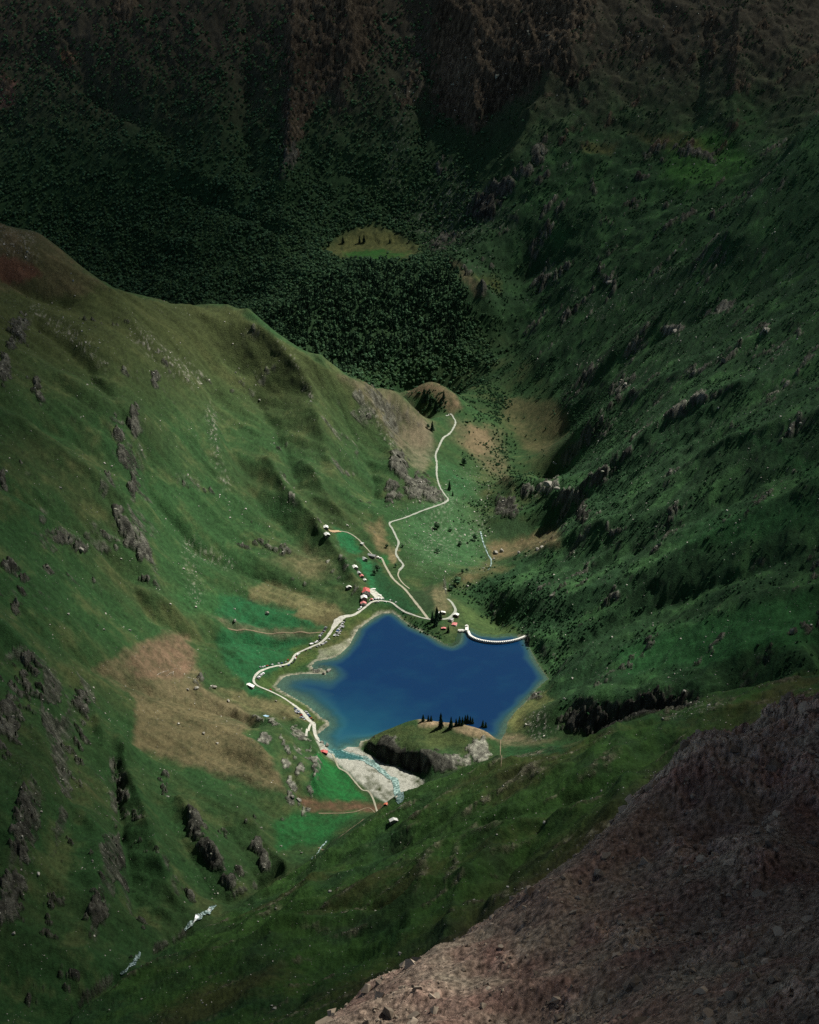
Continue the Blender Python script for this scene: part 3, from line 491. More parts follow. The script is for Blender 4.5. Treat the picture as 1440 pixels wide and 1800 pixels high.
# bare rock
rk = np.clip(0.34 + .9 * fbm(fX, fY, 9, 4, 301, 0.7) + .5 * cn + .3 * n_big, 0, 1) ** 1.4
rockc = (np.array((.033, .034, .027), np.float32)[None] * (1 - rk[:, None]) + np.array((.28, .285, .225), np.float32)[None] * rk[:, None])
rockc = np.where(((fY > 4700) & (top > .15))[:, None], rockc * np.array((.95, .74, .62), np.float32), rockc)
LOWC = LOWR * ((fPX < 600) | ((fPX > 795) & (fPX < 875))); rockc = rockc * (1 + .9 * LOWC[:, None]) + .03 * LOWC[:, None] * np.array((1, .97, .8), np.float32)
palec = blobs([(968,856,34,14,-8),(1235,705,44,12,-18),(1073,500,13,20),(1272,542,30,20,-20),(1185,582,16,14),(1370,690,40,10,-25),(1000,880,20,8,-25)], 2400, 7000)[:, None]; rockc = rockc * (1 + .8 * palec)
cliff_shade = blobs([(893,892,28,30),(1040,1268,64,30),(1150,1250,84,30,-10),(690,1325,60,22,25),(745,1345,60,26,15),(1025,905,12,26,10),(850,375,40,26,-35)], 2400, 7000)  # shade of the cliff faces, put into the rock colour
rockc = rockc * (1 - 0.55 * cliff_shade[:, None])
gz = np.gradient(VZ, axis=0) / np.gradient(ys)[:, None]; gxn = np.gradient(VZ, axis=1) / (np.gradient(az)[None] * ys[:, None])
slope = np.hypot(gz, gxn).ravel().astype(np.float32)
rsteep = np.clip(rmask * 1.15 + (rock > 0.12) * sstep(1.0, 1.7, slope + 0.5 * n_fine) * .8 + main * sstep(1.9, 2.6, slope) * .7, 0, 1)
rsteep = np.clip(rsteep, 0, 1)
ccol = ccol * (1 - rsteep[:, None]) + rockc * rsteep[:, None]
stc = np.clip(streak * sstep(-0.35, 0.25, n_fine), 0, 1)
ccol = ccol * (1 - stc[:, None]) + (rockc * np.array((1.35, 1.3, 1.05), np.float32)) * stc[:, None]
# talus trains and small bare spots
tal = np.maximum.reduce([trail([(240,590),(290,630),(345,670)], 12, 8, 3000, 4300), trail([(370,720),(378,790),(398,860)], 7, 6, 3000, 4300), trail([(60,550),(120,590),(180,640)], 10, 10, 3000, 4300) * .7, trail([(400,995),(330,960),(350,1060)], 10, 10, 2600, 3600) * .5,
    trail([(490,600),(550,700)], 3, 3, 3000, 4400), trail([(640,705),(690,790)], 4, 4, 3000, 4400), trail([(740,60),(700,260),(690,330)], 14, 20, 5000, 7300) * .5, zone([(690,380),(800,300),(900,400),(800,430),(720,420)], 20, 5200, 6600) * .6,
    trail([(1000,520),(1060,560),(1180,480)], 8, 10, 3800, 6000) * .4, trail([(780,880),(760,960),(840,930)], 16, 14, 3200, 4000) * .5, trail([(1380,610),(1350,650)], 6, 6, 3000, 4200) * .7, zone([(920,1265),(960,1240),(985,1280),(940,1300)], 5, 2400, 2800) * .9,
    zone([(1160,1240),(1250,1236),(1290,1262),(1180,1275)], 6, 2300, 2560) * .5, zone([(-20,395),(60,410),(60,460),(-20,450)], 8, 3500, 4300) * .7])
tm = np.clip(.8 * tal * sstep(0.15, 0.5, .5 * n_fine + 0.9 * n_vf), 0, 1)
ccol = ccol * (1 - tm[:, None]) + np.array((.24, .23, .19), np.float32)[None] * tm[:, None]
# foreground: reddish scree with grey and ochre blocks
fgt = np.clip(0.5 + 0.9 * fbm(fX, fY, 24, 4, 401), 0, 1); fgv = np.clip(0.5 + 1.0 * fbm(fX, fY, 2.2, 4, 402, .65), 0, 1)
fgc = np.array((.165, .098, .078), np.float32)[None] * (1 - fgt[:, None]) + np.array((.20, .172, .128), np.float32)[None] * fgt[:, None]
fgc = fgc * (0.12 + 1.9 * fgv[:, None] ** 1.2) * (1 + 1.0 * crest_k[:, None] * sstep(.1, .5, fgv)[:, None]); fgc = fgc * (1 + 0.8 * sstep(0.25, 0.6, fbm(fX, fY, 9, 4, 403))[:, None])  # crest rock lightened: highlights put into the colour
kfg = sstep(1150, 950, fY)
ccol = ccol * (1 - kfg[:, None]) + fgc * kfg[:, None]
ccol *= np.clip(1 + main * (1 - .8 * sandc) * (0.42 * n_fine + 0.50 * n_vf + .30 * n_mid), .35, 2)[:, None]
ccol = np.clip(ccol, 0.003, 0.7)
rough_rock = np.clip(rsteep + stc + kfg + tm * .6, 0, 1).astype(np.float32)
print("colour", round(time.time() - T0, 1))

# ------------------------------------------------------------------ materials
def mat(name, col=(.5, .5, .5), rough=0.8, var=0.0, vscale=1.0, bump=0.0, metallic=0.0):
    m = bpy.data.materials.new(name); m.use_nodes = True; t = m.node_tree; b = t.nodes["Principled BSDF"]
    b.inputs["Base Color"].default_value = (*col, 1); b.inputs["Roughness"].default_value = rough; b.inputs["Metallic"].default_value = metallic
    b.inputs["Specular IOR Level"].default_value = 0.3
    if var or bump:
        tc = t.nodes.new("ShaderNodeTexCoord"); nz_ = t.nodes.new("ShaderNodeTexNoise"); nz_.inputs["Scale"].default_value = vscale; nz_.inputs["Detail"].default_value = 4
        t.links.new(tc.outputs["Object"], nz_.inputs["Vector"])
        mr = t.nodes.new("ShaderNodeMapRange"); mr.inputs["From Min"].default_value = .3; mr.inputs["From Max"].default_value = .7; mr.inputs["To Min"].default_value = 1 - var; mr.inputs["To Max"].default_value = 1 + var
        t.links.new(nz_.outputs["Fac"], mr.inputs["Value"])
        mx = t.nodes.new("ShaderNodeVectorMath"); mx.operation = 'SCALE'; mx.inputs[0].default_value = col; t.links.new(mr.outputs[0], mx.inputs["Scale"]); t.links.new(mx.outputs[0], b.inputs["Base Color"])
        if bump:
            bp = t.nodes.new("ShaderNodeBump"); bp.inputs["Strength"].default_value = bump; t.links.new(nz_.outputs["Fac"], bp.inputs["Height"]); t.links.new(bp.outputs[0], b.inputs["Normal"])
    return m
def ground_mat(name, s_fine, s_rock, bdist):
    m = bpy.data.materials.new(name); m.use_nodes = True; t = m.node_tree; b = t.nodes["Principled BSDF"]; L = t.links.new
    at = t.nodes.new("ShaderNodeAttribute"); at.attribute_name = "soil"; ar = t.nodes.new("ShaderNodeAttribute"); ar.attribute_name = "stone"
    tc = t.nodes.new("ShaderNodeTexCoord")
    n1 = t.nodes.new("ShaderNodeTexNoise"); n1.inputs["Scale"].default_value = s_fine; n1.inputs["Detail"].default_value = 5; n1.inputs["Roughness"].default_value = .65
    n2 = t.nodes.new("ShaderNodeTexNoise"); n2.inputs["Scale"].default_value = s_rock; n2.inputs["Detail"].default_value = 6; n2.inputs["Roughness"].default_value = .75
    L(tc.outputs["Object"], n1.inputs["Vector"]); L(tc.outputs["Object"], n2.inputs["Vector"])
    mr = t.nodes.new("ShaderNodeMapRange"); mr.inputs["From Min"].default_value = .3; mr.inputs["From Max"].default_value = .7; mr.inputs["To Min"].default_value = .72; mr.inputs["To Max"].default_value = 1.3
    L(n1.outputs["Fac"], mr.inputs["Value"])
    sc_ = t.nodes.new("ShaderNodeVectorMath"); sc_.operation = 'SCALE'; L(at.outputs["Color"], sc_.inputs[0]); L(mr.outputs[0], sc_.inputs["Scale"]); L(sc_.outputs[0], b.inputs["Base Color"])
    b.inputs["Roughness"].default_value = .95; b.inputs["Specular IOR Level"].default_value = .12
    hs = t.nodes.new("ShaderNodeMath"); hs.operation = 'MULTIPLY_ADD'; L(ar.outputs["Fac"], hs.inputs[0]); hs.inputs[1].default_value = 2.2; hs.inputs[2].default_value = .6
    hm = t.nodes.new("ShaderNodeMath"); hm.operation = 'MULTIPLY'; L(n2.outputs["Fac"], hm.inputs[0]); L(hs.outputs[0], hm.inputs[1])
    bp = t.nodes.new("ShaderNodeBump"); bp.inputs["Strength"].default_value = .8; bp.inputs["Distance"].default_value = bdist; L(hm.outputs[0], bp.inputs["Height"]); L(bp.outputs[0], b.inputs["Normal"])
    return m

# ------------------------------------------------------------------ ground objects
def structure(o): o["kind"] = "structure"; return o
def grid_object(name, j0, j1, material, c0=0, c1=None):
    c1 = c1 or NX; nc = c1 - c0; nj = j1 - j0
    v = np.stack([VX[j0:j1, c0:c1], VY[j0:j1, c0:c1], VZ[j0:j1, c0:c1]], -1).reshape(-1, 3)
    me = bpy.data.meshes.new(name); me.vertices.add(len(v)); me.vertices.foreach_set('co', v.astype(np.float32).ravel())
    jj, ii = np.meshgrid(np.arange(nj - 1), np.arange(nc - 1), indexing='ij'); a = (jj * nc + ii).ravel()
    q = np.stack([a, a + 1, a + nc + 1, a + nc], 1).astype(np.int32)
    me.loops.add(q.size); me.loops.foreach_set('vertex_index', q.ravel()); me.polygons.add(len(q)); me.polygons.foreach_set('loop_start', np.arange(0, q.size, 4, dtype=np.int32))
    me.update()
    sl_ = ccol.reshape(NY, NX, 3)[j0:j1, c0:c1].reshape(-1, 3)
    at = me.attributes.new("soil", 'FLOAT_COLOR', 'POINT'); at.data.foreach_set('color', np.concatenate([sl_, np.ones((len(sl_), 1), np.float32)], 1).astype(np.float32).ravel())
    ar = me.attributes.new("stone", 'FLOAT', 'POINT'); ar.data.foreach_set('value', rough_rock.reshape(NY, NX)[j0:j1, c0:c1].ravel())
    me.polygons.foreach_set('use_smooth', np.ones(len(q), bool))
    o = bpy.data.objects.new(name, me); COL.objects.link(o); me.materials.append(material); return structure(o)
M_ground = ground_mat("mountain turf and rock", 0.45, 0.24, 5.5); M_fore = ground_mat("red scree", 1.6, 1.1, 0.5)
jn = len(rowsN) + len(rowsH) // 2
grid_object("foreground_slope", 0, jn + 1, M_fore)
grid_object("valley_terrain", jn, NY, M_ground)

# lake: a water sheet cut to the shoreline, its colour set by depth and by the silt the stream brings
me = bpy.data.meshes.new("lake"); xs_ = np.arange(-260, 300, 3.0); ys_ = np.arange(2490, 3160, 3.0)
LX, LY = np.meshgrid(xs_, ys_); lsd = poly_sd(LX.ravel() + 0.0, LY.ravel(), LAKE).reshape(LX.shape)
keep = lsd > -9; idx = np.full(LX.shape, -1); idx[keep] = np.arange(keep.sum())
qs = [];
K = keep[:-1, :-1] & keep[:-1, 1:] & keep[1:, :-1] & keep[1:, 1:]; jj, ii = np.nonzero(K)
q = np.stack([idx[jj, ii], idx[jj, ii + 1], idx[jj + 1, ii + 1], idx[jj + 1, ii]], 1)
vv = np.stack([LX[keep], LY[keep], np.zeros(keep.sum())], 1); me.from_pydata(vv.tolist(), [], q.tolist())
lx_, ly_ = vv[:, 0], vv[:, 1]; lp, lq = project(lx_, ly_, vv[:, 2])
westsh = sstep(-20, -150, lx_)                                   # the wide western shelf
wn = fbm(lx_, ly_, 50, 4, 501)
dep = lsd[keep] * (1 - 0.70 * westsh * sstep(3020, 2850, ly_)) * (1 + 0.5 * wn); dep = dep * (1 - 0.4 * sstep(60, 160, lx_) * sstep(2800, 2650, ly_))
k1 = sstep(0, 9, dep)[:, None]; k2 = sstep(6, 20, dep)[:, None]
plume = (sstep(330, 20, np.hypot((lx_ + 130) * 1.2, (ly_ - 2560))) + 0.25 * wn)[:, None]
wc = (1 - k1) * np.array([[.085, .115, .085]]) + k1 * np.array([[.020, .070, .090]]); wc = wc * (1 - k2) + np.array([[.0030, .024, .073]]) * k2
wc = wc * (1 - 0.55 * np.clip(plume, 0, 1)) + np.array([[.014, .105, .135]]) * 0.55 * np.clip(plume, 0, 1)
cl = sstep(150, 40, np.hypot(lx_ + 115, ly_ - 2535))[:, None] * np.clip(.5 + wn, 0, 1)[:, None]; wc = wc * (1 - .6 * cl) + np.array([[.060, .150, .150]]) * .6 * cl
at = me.attributes.new("water", 'FLOAT_COLOR', 'POINT'); at.data.foreach_set('color', np.concatenate([wc, np.ones((len(wc), 1))], 1).astype(np.float32).ravel())
aa = me.attributes.new("clear", 'FLOAT', 'POINT'); aa.data.foreach_set('value', (sstep(14, 1, dep) * .75).astype(np.float32))
M_lake = bpy.data.materials.new("lake water"); M_lake.use_nodes = True; t = M_lake.node_tree; b = t.nodes["Principled BSDF"]; L = t.links.new
a1 = t.nodes.new("ShaderNodeAttribute"); a1.attribute_name = "water"; L(a1.outputs["Color"], b.inputs["Base Color"]); b.inputs["Roughness"].default_value = .12; b.inputs["IOR"].default_value = 1.33
a2 = t.nodes.new("ShaderNodeAttribute"); a2.attribute_name = "clear"; tr = t.nodes.new("ShaderNodeBsdfTransparent"); tr.inputs[0].default_value = (.55, .8, .8, 1); ms = t.nodes.new("ShaderNodeMixShader")
L(a2.outputs["Fac"], ms.inputs[0]); L(b.outputs[0], ms.inputs[1]); L(tr.outputs[0], ms.inputs[2]); L(ms.outputs[0], t.nodes["Material Output"].inputs["Surface"])
tc = t.nodes.new("ShaderNodeTexCoord"); wv = t.nodes.new("ShaderNodeTexNoise"); wv.inputs["Scale"].default_value = .5; wv.inputs["Detail"].default_value = 3; L(tc.outputs["Object"], wv.inputs["Vector"])
bp = t.nodes.new("ShaderNodeBump"); bp.inputs["Strength"].default_value = .25; bp.inputs["Distance"].default_value = .3; L(wv.outputs["Fac"], bp.inputs["Height"]); L(bp.outputs[0], b.inputs["Normal"])
me.materials.append(M_lake); o = bpy.data.objects.new("lake", me); COL.objects.link(o); structure(o)
print("ground built", round(time.time() - T0, 1))
# ------------------------------------------------------------------ added unseen volume above the valley, shaped to dim the sun around the lake
def shade_deck():
    base = 3300.0; sh = base / math.tan(SUN_EL); ox, oy = math.sin(SUN_AZ) * sh, math.cos(SUN_AZ) * sh
    xs = np.concatenate([np.arange(-5200, -1000, 80.0), np.arange(-1000, -200, 20.0), np.arange(-200, 5201, 80.0)]); yy = np.concatenate([np.arange(-3200, -700, 80.0), np.arange(-700, 500, 30.0), np.arange(500, 10401, 80.0)]); X, Y = np.meshgrid(xs, yy); Gx, Gy = X, Y      # ground point the sun would reach through here
    def g(cx_, cy_, rx, ry): return ((Gx - cx_) / rx) ** 2 + ((Gy - cy_) / ry) ** 2
    ry = np.where(Gy > 3400, 2250, 1420)
    q = np.sqrt(((Gx + 120 - 0.03 * (Gy - 3400)) / np.where(Gx > -120, 720, 730)) ** 2 + ((Gy - 3400) / ry) ** 2)
    tau = 2.6 * np.clip(q - 0.64, 0, None) ** 1.15; tau = np.minimum(tau, np.where(Gy > 4300, 1.3 + .45 * sstep(-200, -1100, Gx), 2.7))
    nse = fbm(X, Y, 1500, 4, 900); tau = tau * (1 + 0.35 * nse)
    fgx = Gx + 0.22 * (Gy - 100) * -1 + 16 * perlin(X / 160, Y / 160, 915); win = sstep(-900, -500, Gy) * sstep(700, 350, Gy)
    tau = tau * (1 - 0.86 * win * sstep(-545, -615, fgx) * sstep(-1150, -1000, fgx)) + 1.6 * win * sstep(-595, -530, fgx) + 1.3 * sstep(-150, -270, Gy) * sstep(-700, -400, Gy) * sstep(-760, -690, Gx) * sstep(-300, -400, Gx) * sstep(-250, -400, fgx)
    thick = np.where(tau > 0.01, tau * math.sin(SUN_EL) / DENS, 0.0) + 4.0
    Zb = base + 40 * fbm(X, Y, 700, 3, 910); Zt = Zb + thick
    ny_, nx_ = X.shape; P = np.stack([X + ox, Y + oy, Zb], -1).reshape(-1, 3); Q = np.stack([X + ox, Y + oy, Zt], -1).reshape(-1, 3); N = ny_ * nx_
    jj, ii = np.meshgrid(np.arange(ny_ - 1), np.arange(nx_ - 1), indexing='ij'); a = (jj * nx_ + ii).ravel()
    bot = np.stack([a, a + nx_, a + nx_ + 1, a + 1], 1); topq = np.stack([a, a + 1, a + nx_ + 1, a + nx_], 1) + N
    rim = list(range(nx_)) + [nx_ - 1 + nx_ * k for k in range(1, ny_)] + [nx_ * (ny_ - 1) + k for k in range(nx_ - 2, -1, -1)] + [nx_ * k for k in range(ny_ - 2, 0, -1)]
    side = [(rim[k], rim[(k + 1) % len(rim)], rim[(k + 1) % len(rim)] + N, rim[k] + N) for k in range(len(rim))]
    me = bpy.data.meshes.new("shade_deck"); me.from_pydata(np.concatenate([P, Q]).tolist(), [], np.concatenate([bot, topq, np.array(side)]).tolist()); me.update()
    m = bpy.data.materials.new("shade_volume"); m.use_nodes = True; t = m.node_tree; t.nodes.remove(t.nodes["Principled BSDF"])
    v = t.nodes.new("ShaderNodeVolumePrincipled"); v.inputs["Density"].default_value = DENS; v.inputs["Color"].default_value = (.45, .46, .48, 1); t.links.new(v.outputs[0], t.nodes["Material Output"].inputs["Volume"])
    me.materials.append(m); o = bpy.data.objects.new("shade_deck", me); COL.objects.link(o); o["kind"] = "stuff"; o["label"] = "added unseen volume above the valley that dims the sun"; o["category"] = "shade_volume"

DENS = 0.012
shade_deck()

# ------------------------------------------------------------------ helpers for things
def gz1(x, y): return float(ground(np.array([x]), np.array([y]))[0])
def thing(name, label, cat, loc, rz=0.0, group=None):
    o = bpy.data.objects.new(name, None); COL.objects.link(o); o.empty_display_size = 1; o.location = loc; o.rotation_euler = (0, 0, rz); o["label"] = label; o["category"] = cat
    if group: o["group"] = group
    return o
def tag(o, label, cat, group=None, kind=None):
    if label: o["label"] = label
    if cat: o["category"] = cat
    if group: o["group"] = group
    if kind: o["kind"] = kind
    return o
class MB:
    def __init__(s): s.v = []; s.f = []
    def box(s, x0, x1, y0, y1, z0, z1, top=1.0):
        cx_, cy_ = (x0 + x1) / 2, (y0 + y1) / 2; n = len(s.v)
        for z, k in ((z0, 1.0), (z1, top)):
            for (x, y) in ((x0, y0), (x1, y0), (x1, y1), (x0, y1)): s.v.append((cx_ + (x - cx_) * k, cy_ + (y - cy_) * k, z))
        s.f += [(n, n + 3, n + 2, n + 1), (n + 4, n + 5, n + 6, n + 7)] + [(n + i, n + (i + 1) % 4, n + 4 + (i + 1) % 4, n + 4 + i) for i in range(4)]; return s
    def prism(s, poly, y0, y1):            # polygon in x,z pushed along y
        n = len(s.v); m = len(poly)
        for y in (y0, y1):
            for (x, z) in poly: s.v.append((x, y, z))
        s.f += [tuple(range(n, n + m)), tuple(range(n + 2 * m - 1, n + m - 1, -1))] + [(n + i, n + m + i, n + m + (i + 1) % m, n + (i + 1) % m) for i in range(m)]; return s
    def cyl(s, c, r, axis, h, k=12):
        n = len(s.v); a = [i for i in range(3) if i != axis]
        for sgn in (-.5, .5):
            for i in range(k):
                p = [0, 0, 0]; p[axis] = c[axis] + sgn * h; p[a[0]] = c[a[0]] + r * math.cos(2 * math.pi * i / k); p[a[1]] = c[a[1]] + r * math.sin(2 * math.pi * i / k); s.v.append(tuple(p))
        s.f += [tuple(range(n, n + k)), tuple(range(n + 2 * k - 1, n + k - 1, -1))] + [(n + i, n + (i + 1) % k, n + k + (i + 1) % k, n + k + i) for i in range(k)]; return s
    def mesh(s, name, m):
        me = bpy.data.meshes.new(name); me.from_pydata(s.v, [], s.f); me.update()
        bm = bmesh.new(); bm.from_mesh(me); bmesh.ops.recalc_face_normals(bm, faces=bm.faces); bm.to_mesh(me); bm.free()
        me.materials.append(m); return me
def part(name, me, parent, loc=(0, 0, 0), rz=0.0, label=None):
    o = bpy.data.objects.new(name, me); COL.objects.link(o); o.parent = parent; o.location = loc; o.rotation_euler = (0, 0, rz)
    if label: o["label"] = label
    return o

# ------------------------------------------------------------------ roads, tracks, water courses
M_road = mat("pale gravel", (.37, .37, .315), .95, .30, .25); M_track = mat("worn track", (.27, .26, .19), .95, .2, .4); M_dirt = mat("dirt path", (.15, .125, .075), .95, .25, .4); M_asph = mat("old asphalt", (.26, .28, .23), .9, .12, .3)
def ribbon(name, path, width, material, lift=0.35, step=3.0, wfun=None, nac=4, wob=0.0):
    W = [raycast(*p[:2]) for p in path]; W = [w_ for w_ in W if w_ is not None]; W = np.array(smooth_path([(p[0], p[1]) for p in W], 6))
    seg = np.concatenate([[0], np.cumsum(np.hypot(*np.diff(W, axis=0).T))]); n_ = max(3, int(seg[-1] / step)); tt = np.linspace(0, seg[-1], n_)
    cx_ = np.interp(tt, seg, W[:, 0]); cy_ = np.interp(tt, seg, W[:, 1]); tx = np.gradient(cx_); ty = np.gradient(cy_); l_ = np.hypot(tx, ty) + 1e-9; nx_, ny_ = -ty / l_, tx / l_
    wd = np.full(n_, float(width)) if wfun is None else np.interp(tt / seg[-1], wfun[0], wfun[1]); wd = wd * (1 + wob * perlin(tt / 9.0, tt * 0 + 3.3, 17))
    V = []; F = []
    gc = ground(cx_, cy_)
    for k in range(nac + 1):
        s_ = (k / nac - .5) * wd; x = cx_ + nx_ * s_; y = cy_ + ny_ * s_; z = np.maximum(ground(x, y), 0.7 * gc + 0.3 * ground(x, y) - .2) + lift; V.append(np.stack([x, y, z], 1))
    V = np.stack(V, 1).reshape(-1, 3); m_ = nac + 1
    F = [(i * m_ + k, i * m_ + k + 1, (i + 1) * m_ + k + 1, (i + 1) * m_ + k) for i in range(n_ - 1) for k in range(nac)]
    me = bpy.data.meshes.new(name); me.from_pydata(V.tolist(), [], F); me.materials.append(material); me.polygons.foreach_set('use_smooth', [True] * len(F)); me.update()
    o = bpy.data.objects.new(name, me); COL.objects.link(o); structure(o); return o, np.stack([cx_, cy_], 1)
ROAD_MAIN = [(552,1272),(545,1268),(538,1260),(530,1250),(520,1242),(495,1225),(470,1213),(452,1205),(446,1197),(450,1187),(465,1177),(485,1171),(503,1168),(512,1162),(519,1151),(530,1145),(548,1137),(560,1132),(571,1124),(580,1113),(587,1102),(596,1090),(606,1084),(622,1081),(635,1073),(645,1065),(655,1058),(668,1056),(685,1058),(700,1068),(715,1077),(735,1084),(752,1088),(765,1090)]
ro, MAINP = ribbon("lake_road", ROAD_MAIN, 6, M_road, wfun=([0, .04, .12, .2, .5, .60, .645, .69, .73, .78, 1], [7, 7, 4, 3.8, 4.2, 5.5, 16, 6.5, 4.2, 3.8, 3.2]), wob=.25)
ribbon("dam_road", [(765,1090),(785,1088),(795,1082),(801,1073),(796,1062),(787,1053)], 5, M_asph, lift=.45)
ribbon("upper_road", [(702,1003),(709,994),(703,985),(696,972),(701,955),(697,945),(690,930),(685,920),(700,914),(725,905),(760,892),(782,884),(788,878),(782,870),(773,855),(768,835),(768,815),(766,800),(772,785),(782,768),(796,755),(801,742),(795,730),(784,731)], 4.0, M_asph, lift=.5, wob=.5)
ribbon("gravel_road", [(752,1087),(740,1071),(725,1052),(712,1036),(700,1026),(690,1016),(682,1003),(676,992),(672,983),(668,980)], 4.5, M_track, wob=.3)
ribbon("track", [(720,1035),(708,1025),(700,1012),(702,1003)], 2.5, M_track, lift=.4)
ribbon("path", [(668,980),(650,970),(641,960),(630,948),(615,938),(600,934),(583,936)], 2.6, M_track)
ribbon("shore_track", [(552,1272),(553,1285),(557,1297),(566,1306)], 5.5, M_road, wob=.2); ribbon("side_track", [(547,1272),(543,1282),(538,1294)], 3.5, M_road, lift=.42)
ribbon("delta_path", [(584,1325),(590,1337),(596,1350),(610,1358),(622,1372),(636,1388),(655,1402),(680,1412)], 2.6, M_track, wob=.3)
ribbon("meadow_track", [(400,1104),(450,1110),(520,1112),(573,1111)], 2.6, M_dirt, wob=.3); ribbon("saddle_path", [(905,1296),(885,1302),(880,1312),(882,1330),(881,1348)], 1.2, M_dirt, wob=.8)
ribbon("lower_path", [(682,1416),(655,1424),(620,1428),(560,1430)], 2.2, M_dirt); ribbon("hillside_path", [(640,1440),(600,1470),(560,1490)], 2.5, M_dirt, wob=.5)
ribbon("courtyard", [(650,1036),(662,1047),(668,1053)], 18, M_road, lift=.5)
ribbon("dirt_yard", [(579,933),(590,934),(598,934)], 8, mat("tan dirt", (.33, .24, .14), .95, .1, .4), lift=.4)
M_river = bpy.data.materials.new("silty river"); M_river.use_nodes = True; t = M_river.node_tree; b = t.nodes["Principled BSDF"]; tc = t.nodes.new("ShaderNodeTexCoord"); nn = t.nodes.new("ShaderNodeTexNoise"); nn.inputs["Scale"].default_value = .28; nn.inputs["Detail"].default_value = 4
cr_ = t.nodes.new("ShaderNodeValToRGB"); cr_.color_ramp.elements[0].position = .45; cr_.color_ramp.elements[0].color = (.09, .155, .135, 1); cr_.color_ramp.elements[1].position = .68; cr_.color_ramp.elements[1].color = (.36, .50, .46, 1)
t.links.new(tc.outputs["Object"], nn.inputs["Vector"]); t.links.new(nn.outputs["Fac"], cr_.inputs[0]); t.links.new(cr_.outputs[0], b.inputs["Base Color"]); b.inputs["Roughness"].default_value = .25
M_white = bpy.data.materials.new("white water"); M_white.use_nodes = True; t = M_white.node_tree; b = t.nodes["Principled BSDF"]; tc = t.nodes.new("ShaderNodeTexCoord"); nn = t.nodes.new("ShaderNodeTexNoise"); nn.inputs["Scale"].default_value = .4; nn.inputs["Detail"].default_value = 5
cr_ = t.nodes.new("ShaderNodeValToRGB"); cr_.color_ramp.elements[0].position = .46; cr_.color_ramp.elements[0].color = (.035, .07, .06, 1); cr_.color_ramp.elements[1].position = .62; cr_.color_ramp.elements[1].color = (.5, .66, .62, 1)
t.links.new(tc.outputs["Object"], nn.inputs["Vector"]); t.links.new(nn.outputs["Fac"], cr_.inputs[0]); t.links.new(cr_.outputs[0], b.inputs["Base Color"]); b.inputs["Roughness"].default_value = .3
ribbon("river", [(592,1322),(612,1328),(635,1334),(652,1342),(668,1353),(684,1367),(697,1382),(704,1396),(698,1411)], 14, M_river, lift=.55, wfun=([0, .15, .3, .5, .8, 1], [16, 14, 9, 10, 12, 10]), wob=.35)
ribbon("river_shallows", [(580,1318),(594,1326),(612,1330)], 14, M_river, lift=.45, wob=.3)
ribbon("stream", [(380,1592),(370,1599),(358,1607),(345,1617),(325,1636)], 6, M_white, lift=.8, wfun=([0,.3,.7,1],[1,5,4,1]), wob=1.6); ribbon("stream", [(246,1674),(238,1690),(225,1703),(212,1714)], 5, M_white, lift=.8, wfun=([0,.3,.7,1],[1,4,4,1]), wob=1.6); ribbon("stream", [(575,1478),(562,1494),(548,1512)], 1.6, M_white, lift=.7, wob=.9)
ribbon("brook", [(845,935),(850,955),(858,975),(864,988),(858,1003)], 2.4, M_white, lift=.8, wob=.8)

# ------------------------------------------------------------------ dam
M_conc = mat("dam concrete", (.42, .42, .38), .9, .18, .15); M_conc2 = mat("pale concrete", (.68, .68, .62), .85, .08, .3)
crest = [at_z(x, y, 4.5)[:2] for x, y in [(823,1108),(827,1116),(838,1122),(855,1126),(875,1127.5),(895,1126),(912,1122),(927,1116)]]
crest = np.array(smooth_path(crest, 8)); tg = np.gradient(crest, axis=0); tg /= np.hypot(tg[:, 0], tg[:, 1])[:, None]; nr = np.stack([-tg[:, 1], tg[:, 0]], 1)
if nr[len(nr) // 2][1] > 0: nr = -nr                            # towards the lake (the camera's side)
dcen = crest.mean(0); dam = thing("dam", "low curved concrete dam with toothed parapet at the far end of the lake", "dam", (dcen[0], dcen[1], 0))
def sweep(name, sec, material):
    V = []; m_ = len(sec)
    for p, n_ in zip(crest, nr):
        for (a_, z_) in sec: V.append((p[0] + n_[0] * a_ - dcen[0], p[1] + n_[1] * a_ - dcen[1], z_))
    F = [(i * m_ + k, (i + 1) * m_ + k, (i + 1) * m_ + (k + 1) % m_, i * m_ + (k + 1) % m_) for i in range(len(crest) - 1) for k in range(m_)] + [tuple(range(m_)), tuple(range(len(V) - 1, len(V) - m_ - 1, -1))]
    b_ = MB(); b_.v = V; b_.f = F; return part(name, b_.mesh(name, material), dam)
sweep("wall", [(1.6, -9), (1.6, 3.6), (-1.6, 3.6), (-3.5, -34), (2.0, -34)], M_conc)
sweep("walkway", [(2.4, 3.6), (2.4, 4.1), (-2.4, 4.1), (-2.4, 3.6)], M_conc2)
merl = MB().box(-.8, .8, -.3, .3, 0, 1.5).mesh("parapet_block", M_conc2); bay = MB().box(-.45, .45, -.6, .6, -2.6, 0).mesh("corbel", M_conc2)
seg = np.concatenate([[0], np.cumsum(np.hypot(*np.diff(crest, axis=0).T))])
for s_ in np.arange(1, seg[-1], 3.4):
    x = np.interp(s_, seg, crest[:, 0]); y = np.interp(s_, seg, crest[:, 1]); k = int(np.searchsorted(seg, s_)) - 1; n_ = nr[k]; rz = math.atan2(tg[k][1], tg[k][0])
    part("parapet_block", merl, dam, (x + n_[0] * 2.0 - dcen[0], y + n_[1] * 2.0 - dcen[1], 4.1), rz); part("corbel", bay, dam, (x + n_[0] * 2.2 - dcen[0], y + n_[1] * 2.2 - dcen[1], 3.6), rz)
l0 = crest[0]; r0 = crest[-1]
